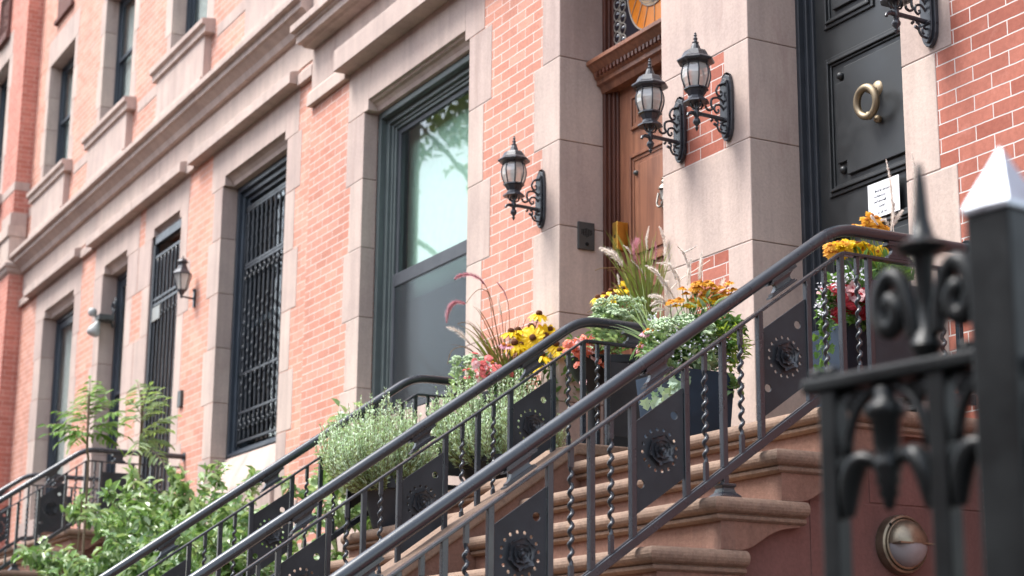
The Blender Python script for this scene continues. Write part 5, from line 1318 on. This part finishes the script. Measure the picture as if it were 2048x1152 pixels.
def mound(name, regions, label, mat, L_, W_, seed, cat='plant', extra=None, group=None, up=.4, lobes=False):
    rng = random.Random(seed); c0 = at_x(*regions[0][:2], regions[0][2]); t = thing(name, (c0.x, c0.y, c0.z-.12), label, cat, group); m = MB()
    for (a, b, X, rp, rq, n) in regions:
        c = at_x(a, b, X); k = (Vector((X, c.y, c.z))-Vector((0, CAMY, CAMZ))).length/FPX
        leafy(m, c, (rp*k*.8, rp*k*1.15, rq*k), n, L_, W_, rng, up, lobes, .3, .2)
    m.build('foliage', mat, t)
    if extra:
        mt, pts, size = extra; m = MB()
        for (a, b, X, sp, n) in pts:
            for q in range(n):
                p = at_x(rng.gauss(a, sp), rng.gauss(b, sp*.7), X+rng.uniform(-.06, .06)); leaf(m, p, rv(rng), Vector((.7, -.5, .5))+rv(rng, .4), size, size*.9, .1)
        m.build('blossom', mt, t)
    return t
sd = at_x(1350, 655, XN); sedum('sedum_plant', (XN+.03, sd.y+.02, sd.z-.07), (.10, .20, .13), 'pale green sedum below orange coneflowers in navy planter', 6, n=30)
mound('bedding_plant', [(1400, 690, -6.95, 58, 34, 420), (1450, 700, -6.9, 34, 40, 260), (1350, 712, -6.98, 46, 30, 320), (1310, 700, -7.0, 26, 30, 160), (1430, 655, -6.95, 40, 24, 200)], 'green bedding foliage with tiny white blooms filling navy planter', 'leaf_green', .032, .020, 8, 'bedding plant', ('petal_white', [(1330, 690, -6.9, 16, 60), (1370, 700, -6.88, 18, 70), (1420, 690, -6.86, 18, 70), (1455, 715, -6.84, 12, 40), (1350, 660, -6.92, 12, 30), (1310, 640, -6.92, 10, 24)], .010))
mound('mint_plant', [(1310, 715, -6.95, 26, 16, 150), (1345, 740, -6.92, 24, 14, 120), (1405, 725, -6.88, 30, 14, 150)], 'soft mint green leaves at rim of navy planter', 'leaf_mint', .034, .024, 18, 'bedding plant')
mound('lime_sweet_potato_vine', [(1478, 690, -6.86, 12, 34, 90), (1450, 668, -6.88, 16, 10, 40), (1472, 725, -6.85, 10, 20, 40)], 'lime green spiky leaves at right side of navy planter', 'leaf_lime', .05, .012, 28, 'trailing plant')
mound('dark_leaf_plant', [(1470, 775, -6.83, 7, 16, 26), (1470, 655, -6.9, 16, 16, 60)], 'few dark green rounded leaves hanging from navy planter corner', 'leaf_bush', .05, .035, 29, 'trailing plant')
ivy('trailing_ivy', [(1318, 775), (1330, 786), (1345, 770), (1352, 768), (1304, 800), (1316, 795), (1366, 748), (1300, 806), (1336, 776), (1288, 800), (1325, 800), (1310, 785), (1347, 780), (1368, 742), (1374, 752), (1338, 762), (1358, 762)], 'pale grey green ivy hanging behind rosette panel below navy planter rim', -6.80, 5, 'leaf_ivy', .048, [((1350, 745), (1340, 775), (1315, 810), (1305, 816)), ((1330, 750), (1318, 780), (1300, 806))])
rng = random.Random(52); base = (XN-.12, -.62, 3.30)
tips = [(base[0]+rng.uniform(-.1, .15), base[1]+rng.uniform(-.24, .20), base[2]+rng.uniform(.05, .30)) for k in range(34)]
gp3 = grass('fountain_grass', base, tips, 'cream plumed fountain grass against stone pier between the doors', 'leaf_mint', .007, rng, sag=.12)
for pts, mt, r_ in ((((1375, 570), (1376, 550), (1378, 532), (1382, 517)), 'plume_cream', .015), (((1399, 562), (1400, 545), (1401, 525), (1404, 500)), 'plume_cream', .014), (((1328, 574), (1318, 552), (1306, 538), (1290, 531)), 'plume_cream', .013), (((1352, 560), (1345, 540), (1336, 528), (1312, 526)), 'plume_cream', .012), (((1378, 538), (1372, 520), (1366, 505), (1354, 492)), 'plume_cream', .009), (((1332, 608), (1322, 596), (1310, 592), (1296, 592)), 'plume_cream', .013), (((1340, 615), (1325, 605), (1314, 604), (1300, 612)), 'plume_cream', .013), (((1336, 590), (1334, 575), (1334, 562)), 'plume_cream', .014), (((1360, 575), (1356, 555), (1348, 540)), 'plume_cream', .012), (((1440, 580), (1443, 568), (1449, 556)), 'plume_cream', .013), (((1350, 600), (1340, 582), (1330, 565), (1320, 552)), 'plume_cream', .011), (((1366, 507), (1376, 502), (1394, 491)), 'plume_cream', .006), (((1330, 620), (1316, 618), (1304, 622)), 'plume_cream', .012)):
    m = MB(); plume(m, px_path(pts, XN-.04), r_, rng); m.build('plume', mt, gp3)
m = MB()
for pts in (((1360, 680), (1370, 620), (1375, 570)), ((1370, 680), (1392, 620), (1399, 562)), ((1345, 690), (1340, 620), (1328, 574)), ((1350, 690), (1358, 620), (1352, 560)), ((1350, 690), (1345, 640), (1332, 608)), ((1360, 690), (1380, 600), (1378, 538)), ((1300, 640), (1325, 655), (1345, 690)), ((1330, 590), (1360, 560), (1390, 540), (1420, 520))): m.tube(px_path(pts, XN-.05), .0022, 4, cap=False)
m.build('stalk', 'plume_cream', gp3)
# ---- planter right of the black door
p_ = pot_thing('square_planter', (-6.0, -.31, 2.778), 'navy square planter on landing right of black door, with red petunias')
m = MB(); zt_ = 3.20; m.add([(-6.10, -.45, 2.779), (-5.88, -.45, 2.779), (-5.88, -.17, 2.779), (-6.10, -.17, 2.779), (-6.13, -.48, zt_), (-5.85, -.48, zt_), (-5.85, -.14, zt_), (-6.13, -.14, zt_)], [(3,2,1,0), (0,1,5,4), (1,2,6,5), (2,3,7,6), (3,0,4,7)]); m.box(-6.11, -5.87, -.46, -.16, zt_-.03, zt_-.02); m.box(-6.145, -5.835, -.495, -.125, 2.779, 2.81); m.build('pot', 'planter_navy', p_, bevel=.005)
XR_ = -5.93; rng = random.Random(61)
daisy_plant('orange_coneflower', (XR_, -.28, 3.22), 'golden orange coneflowers behind top handrail by black door', 'daisy plant',
    [(1742, 432, XR_), (1732, 441, XR_), (1752, 438, XR_), (1736, 447, XR_), (1752, 446, XR_), (1707, 455, XR_), (1722, 456, XR_), (1740, 457, XR_), (1755, 456, XR_), (1768, 456, XR_), (1760, 461, XR_), (1700, 460, XR_)]+[(rng.uniform(1655, 1705), rng.uniform(484, 512), XR_, rng.randint(0, 1)) for k in range(18)]+[(rng.uniform(1705, 1776), rng.uniform(488, 508), XR_, 1) for k in range(18)]+[(1662, 505, XR_), (1670, 495, XR_), (1685, 488, XR_), (1770, 495, XR_, 1), (1775, 505, XR_, 1)], [F_ORG, F_GLD], leaves=170, lr=(.12, .20, .14), L_=.055, W_=.02, seed=71, fc=(.6, -.5, .8), spread=.6, lc=(XR_, -.28, 3.40), sc=1.15)
rng = random.Random(62)
daisy_plant('red_petunia', (XR_+.05, -.36, 3.20), 'deep red and blush petunias spilling from planter right of black door', 'petunia', [(rng.gauss(1700, 26), rng.gauss(598, 17), -5.80+rng.uniform(-.06, .04), rng.choice((0, 1, 1))) for k in range(46)], [F_BLU, F_RED], leaves=150, lr=(.12, .20, .10), L_=.04, W_=.026, seed=72, lc=(-5.86, -.33, 3.24), spread=.7, sc=.95)
mound('white_bedding_plant', [(1655, 600, -5.82, 16, 22, 110), (1690, 560, -5.85, 34, 16, 150), (1650, 640, -5.80, 12, 30, 90)], 'white flowered bedding plant at left of the right hand planter', 'leaf_green', .028, .018, 74, 'bedding plant', ('petal_white', [(1648, 575, -5.80, 7, 40), (1668, 572, -5.80, 8, 50), (1690, 556, -5.80, 14, 70), (1640, 610, -5.79, 6, 36), (1645, 630, -5.79, 6, 26), (1720, 552, -5.82, 12, 40)], .012))
ivy('trailing_ivy', [(1645, 640), (1652, 655), (1640, 660), (1638, 690), (1650, 700), (1643, 720), (1648, 740), (1636, 745), (1655, 675), (1632, 670), (1660, 690), (1634, 705), (1652, 725), (1640, 650), (1658, 640), (1646, 680), (1634, 730), (1642, 752)], 'bright green ivy cascading beside rosette panel near black door', -5.80, 9, 'leaf_green', .034, [((1655, 620), (1648, 680), (1640, 750)), ((1665, 640), (1655, 700), (1648, 735))])
base = (XR_+.02, -.18, 3.35); tips = [(base[0]+rng.uniform(-.1, .1), base[1]+rng.uniform(-.18, .22), base[2]+rng.uniform(.10, .30)) for k in range(60)]
gp4 = grass('fountain_grass', base, tips, 'tall tan plumed grass right of black door behind spear finial', 'grass_green', .007, rng, sag=.15)
for pts, mt, r_ in ((((1786, 440), (1784, 400), (1780, 360), (1772, 318)), 'plume_cream', .010), (((1782, 462), (1786, 430), (1788, 405)), 'plume_cream', .012), (((1788, 450), (1795, 435), (1806, 420)), 'plume_cream', .011), (((1828, 460), (1828, 400), (1830, 350), (1824, 305)), 'plume_cream', .010), (((1846, 400), (1852, 360), (1858, 320)), 'plume_cream', .009), (((1895, 445), (1890, 425), (1875, 415), (1860, 425)), 'plume_cream', .014), (((1888, 462), (1880, 448), (1868, 446), (1858, 458)), 'plume_cream', .015), (((1895, 455), (1905, 440), (1918, 425)), 'plume_cream', .010), (((1756, 450), (1748, 440), (1742, 430)), 'plume_cream', .008), (((1778, 452), (1770, 440), (1762, 440)), 'plume_cream', .009)):
    m = MB(); plume(m, px_path(pts, XR_+.06), r_, rng); m.build('plume', mt, gp4)
m = MB()
for pts in (((1790, 540), (1788, 480), (1786, 440)), ((1820, 540), (1826, 500), (1828, 460)), ((1830, 540), (1840, 450), (1846, 400)), ((1860, 540), (1885, 490), (1895, 445)), ((1850, 530), (1875, 480), (1890, 462))): m.tube(px_path(pts, XR_+.05), .0022, 4, cap=False)
m.build('stalk', 'plume_cream', gp4)
m = MB(); 
for k in range(120):
    b = at_x(rng.uniform(1740, 1830), 560, XR_+.06); tp = at_x(rng.uniform(1735, 1840), rng.uniform(512, 545), XR_+.08); blade(m, [b, b.lerp(tp, .5)+Vector((0, 0, .01)), tp], .005)
m.build('fine_blade', 'leaf_green', gp4)

# ---- the big leafy shrub and young saplings in the front yard
def shrub(name, base, label, blobs, mats, L_, W_, seed, stems=14, group='leafy shrubs in the front yard'):
    rng = random.Random(seed); t = thing(name, base, label, 'shrub', group); ms = [MB() for _ in mats]; st = MB()
    for (cx_, cy_, cz_, rx, ry, rz, n) in blobs:
        c = Vector((cx_, cy_, cz_)); sub = [c+Vector((rng.gauss(0, .5)*rx, rng.gauss(0, .5)*ry, rng.gauss(0, .5)*rz)) for _ in range(max(6, n//26))]
        for s_ in sub:
            d0 = (s_-c); d0 = Vector((d0.x/rx, d0.y/ry, d0.z/rz+.3)); d0 = d0.normalized() if d0.length > .01 else Vector((0, 0, 1))
            tip = s_+d0*rng.uniform(.08, .22); st.tube([s_-d0*.18, s_, tip], .003, 3, cap=False)
            for q in range(36):
                f = rng.random(); p = (s_-d0*.12).lerp(tip, f)+rv(rng, .035); d = (d0*.5+rv(rng, 1)+Vector((0, 0, -.15))).normalized(); nn = (Vector((.25, -.35, 1))+rv(rng, .55)).normalized(); k = rng.uniform(.6, 1.35)
                leaf(ms[0 if rng.random() < .62 else -1], p, d, nn, L_*k, W_*k, .3, .3)
    b = Vector(base)
    for k in range(stems):
        e = Vector(rng.choice(blobs)[:3]); st.tube(smooth_path([b+rv(rng, .15)*Vector((1, 1, 0)).length*.3, b.lerp(e, .5)+rv(rng, .15), e+rv(rng, .1)], 4), .008, 5)
    st.build('branch', 'twig', t)
    for mb, mt in zip(ms, mats): mb.build('foliage', mt, t)
    return t
shrub('leafy_shrub', (-13.2, -1.1, 0), 'dense glossy green shrub filling the yard left of third railing', [(-13.7, -1.05, 2.76, .75, .40, .34, 2000), (-12.5, -1.10, 2.62, .80, .42, .32, 1700), (-12.8, -1.40, 2.10, 1.3, .50, .36, 1800), (-14.3, -1.05, 2.66, .42, .30, .30, 800), (-13.2, -1.0, 2.35, 1.6, .5, .42, 1300), (-11.5, -1.10, 2.52, .50, .40, .30, 800), (-13.6, -.75, 3.02, .8, .25, .26, 420), (-12.6, -.80, 2.80, .6, .25, .24, 420)], ['leaf_bush', 'leaf_bush_pale'], .092, .050, 3, 22)
shrub('leafy_shrub', (-15.2, -1.5, 0), 'lower green shrub creeping over far stoop at bottom left', [(-14.8, -1.35, 2.36, .45, .20, .26, 620), (-14.7, -1.55, 2.10, .6, .30, .24, 700), (-15.3, -1.42, 2.74, .16, .10, .04, 40), (-15.6, -1.98, 1.94, .5, .25, .06, 120), (-15.3, -1.22, 3.22, .22, .10, .08, 60)], ['leaf_bush', 'leaf_bush_pale'], .085, .047, 5, 12)
shrub('climbing_shrub', (-10.6, -.6, 0), 'sparse pale leaved climber against brick behind third railing', [(-11.2, -.55, 2.95, .50, .3, .28, 420), (-10.4, -.62, 2.86, .35, .26, .38, 300), (-10.15, -.70, 3.12, .18, .13, .24, 110), (-10.5, -.45, 2.4, .5, .3, .4, 240)], ['leaf_bush_pale', 'leaf_bush'], .085, .055, 8, 8)
def sapling(base, trunk, fronds, label, seed, mat, group='young saplings by the far stoop'):
    rng = random.Random(seed); t = thing('young_sapling', base, label, 'sapling', group); m = MB(); lv = MB(); X = base[0]
    m.tube(smooth_path([Vector(base)]+[at_x(a, b, X) for a, b in trunk], 5), .011, 6)
    for (a, b, c, d, n) in fronds:
        p = at_x(a, b, X); e = at_x(c, d, X+rng.uniform(-.4, .4)); mid = p.lerp(e, .5)+Vector((0, 0, .06)); pa = [p*(1-q)**2+mid*2*q*(1-q)+e*q*q for q in [i/n for i in range(n+1)]]
        m.tube(pa[::3]+[pa[-1]], .003, 4, cap=False)
        for i in range(1, n+1):
            tt = (pa[i]-pa[i-1]).normalized(); s_ = tt.cross(Vector((.1, -.3, 1))).normalized(); nn = Vector((.3, -.4, .9))+rv(rng, .4)
            for sg in (1, -1):
                l_ = .13*math.sin(math.pi*(.15+.8*i/n))*rng.uniform(.75, 1.2); leaf(lv, pa[i], s_*sg+tt*.5+Vector((0, 0, -.25))+rv(rng, .2), nn, l_, l_*.36, .2, .2)
        leaf(lv, pa[-1], tt, nn, .1, .04, .2, .2)
    m.build('stem', 'twig', t); lv.build('foliage', mat, t); return t
sapling((-15.0, -1.27, 0), [(172, 1010), (174, 900), (176, 850), (178, 790)], [(176, 862, 92, 850, 13), (176, 868, 96, 868, 12), (178, 850, 116, 824, 10), (178, 845, 148, 806, 9), (178, 830, 166, 780, 9), (178, 815, 180, 760, 9), (180, 830, 232, 800, 9), (180, 848, 252, 822, 11), (180, 858, 250, 872, 11), (178, 866, 236, 896, 9), (176, 868, 140, 895, 9), (180, 840, 210, 790, 8), (180, 856, 250, 850, 10), (176, 866, 120, 884, 9), (180, 828, 200, 768, 8)], 'bright green sapling with feathery compound leaves above far railing', 4, 'leaf_sapling')
sapling((-14.3, -1.0, 0), [(276, 1000), (280, 900), (284, 830), (282, 780)], [(283, 850, 330, 800, 10), (283, 840, 318, 782, 9), (282, 830, 256, 800, 8), (282, 815, 274, 764, 8), (283, 868, 350, 832, 11), (283, 872, 340, 862, 10), (282, 886, 336, 890, 9), (281, 846, 250, 836, 8), (284, 828, 300, 772, 8), (283, 862, 300, 905, 7), (283, 880, 262, 915, 7), (283, 890, 330, 930, 8)], 'paler slim sapling in front of iron gated doorway', 6, 'leaf_sapling_grey')
for o in SRC: bpy.data.objects.remove(o)

# ---- a street tree over the road, seen mirrored in the big window
def street_tree(base, label, seed, h=16.0, crown=(4.8, 3.4, 2.9), n=6500, cz=13.9):
    rng = random.Random(seed); t = thing('street_tree', base, label, 'tree'); b = Vector(base); m = MB()
    m.tube(smooth_path([b, b+Vector((.1, 0, 3)), b+Vector((-.05, .1, 6)), b+Vector((.1, .1, h-1))], 5), [.24-.009*i for i in range(16)], 10)
    tips = []
    for k in range(16):
        a = rng.uniform(0, 6.28); z = rng.uniform(5.5, h-2); e = b+Vector((math.cos(a)*crown[0]*.75, math.sin(a)*crown[1]*.75, z+rng.uniform(1.5, 3.2))); tips.append(e)
        m.tube(smooth_path([b+Vector((0, 0, z)), (b+Vector((0, 0, z))).lerp(e, .5)+Vector((0, 0, .3)), e], 4), [.09, .08, .07, .06, .05, .045, .035, .03, .02], 6)
    m.build('trunk', 'bark', t, smooth=True); m = MB(); c = b+Vector((0, 0, cz))
    clumps = []
    for k in range(90):
        v = rv(rng).normalized()*rng.uniform(.35, 1.0); clumps.append(c+Vector((v.x*crown[0], v.y*crown[1], v.z*crown[2])))
    for q in range(n):
        p = rng.choice(clumps)+rv(rng, .75); leaf(m, p, rv(rng), Vector((0, 0, 1))+rv(rng, .8), .26, .15, .2, .2)
    m.build('crown', 'leaf_tree', t); return t
street_tree((-28.5, -9.5, 0), 'tall leafy street tree seen reflected in big window', 3)

# the other side of the street, only ever seen as reflections in glass and paint
ob = thing('row_house', (-20, -24, 0), 'plain brick row across the street, seen only as dark reflections', 'house')
m = MB(); m.box(-75, 35, -34, -24, 0, 12.5); m.build('wall', 'brick_right', ob); m = MB(); m.box(-75, 35, -34.3, -23.6, 12.5, 13.1); m.build('cornice', 'brownstone', ob)
wm = MB()
for k in range(54):
    for z in (1.6, 5.0, 8.6): wm.box(-74+k*2.0, -72.9+k*2.0, -24.02, -23.98, z, z+1.9)
wm.build('window', 'dark_bullseye', ob)['kind'] = 'stuff'
# ================================================================== light, sky, camera
W = bpy.data.worlds.new('World'); SC.world = W; W.use_nodes = True; nt = W.node_tree
bg = nt.nodes['Background']; sk = nt.nodes.new('ShaderNodeTexSky'); sk.sky_type = 'NISHITA'; sk.sun_disc = False
SUN_EL, SUN_DIR = rad(60), Vector((-.50, -.86, 0)).normalized()
sk.sun_elevation = SUN_EL; sk.sun_rotation = math.atan2(SUN_DIR.x, SUN_DIR.y); sk.air_density = 1.3; sk.dust_density = 2.0; sk.ozone_density = 1.0; sk.altitude = 0
hs = nt.nodes.new('ShaderNodeHueSaturation'); hs.inputs['Saturation'].default_value = .5; L(nt, sk.outputs[0], hs.inputs['Color']); L(nt, hs.outputs[0], bg.inputs[0]); bg.inputs[1].default_value = .125
sl = bpy.data.lights.new('sun', 'SUN'); sl.energy = 1.4; sl.angle = rad(24); sl.color = (1.0, .97, .93)
so = bpy.data.objects.new('sun', sl); COL.objects.link(so)
dv = Vector((SUN_DIR.x*math.cos(SUN_EL), SUN_DIR.y*math.cos(SUN_EL), math.sin(SUN_EL))); so.rotation_euler = (-dv).to_track_quat('-Z', 'Y').to_euler(); so.location = (0, -20, 20)
cam = bpy.data.cameras.new('camera'); co = bpy.data.objects.new('camera', cam); COL.objects.link(co); SC.camera = co
R_ = Matrix([list(CR[0]), list(CR[1]), list(-CR[2])]).transposed().to_4x4(); R_.translation = Vector((0, CAMY, CAMZ)); co.matrix_world = R_
cam.sensor_width = 36; cam.lens = FPX/2048*36; cam.clip_end = 2000; cam.clip_start = .05
cam.dof.use_dof = True; cam.dof.focus_distance = 8.0; cam.dof.aperture_fstop = 3.0; cam.dof.aperture_blades = 7
vs_ = SC.view_settings; vs_.view_transform = 'Standard'; vs_.look = 'None'; vs_.exposure = 2.05; vs_.gamma = 1.0
SC.render.engine = 'CYCLES'; SC.cycles.use_denoising = True; SC.cycles.max_bounces = 6; SC.cycles.transparent_max_bounces = 12; SC.cycles.caustics_reflective = False; SC.cycles.caustics_refractive = False
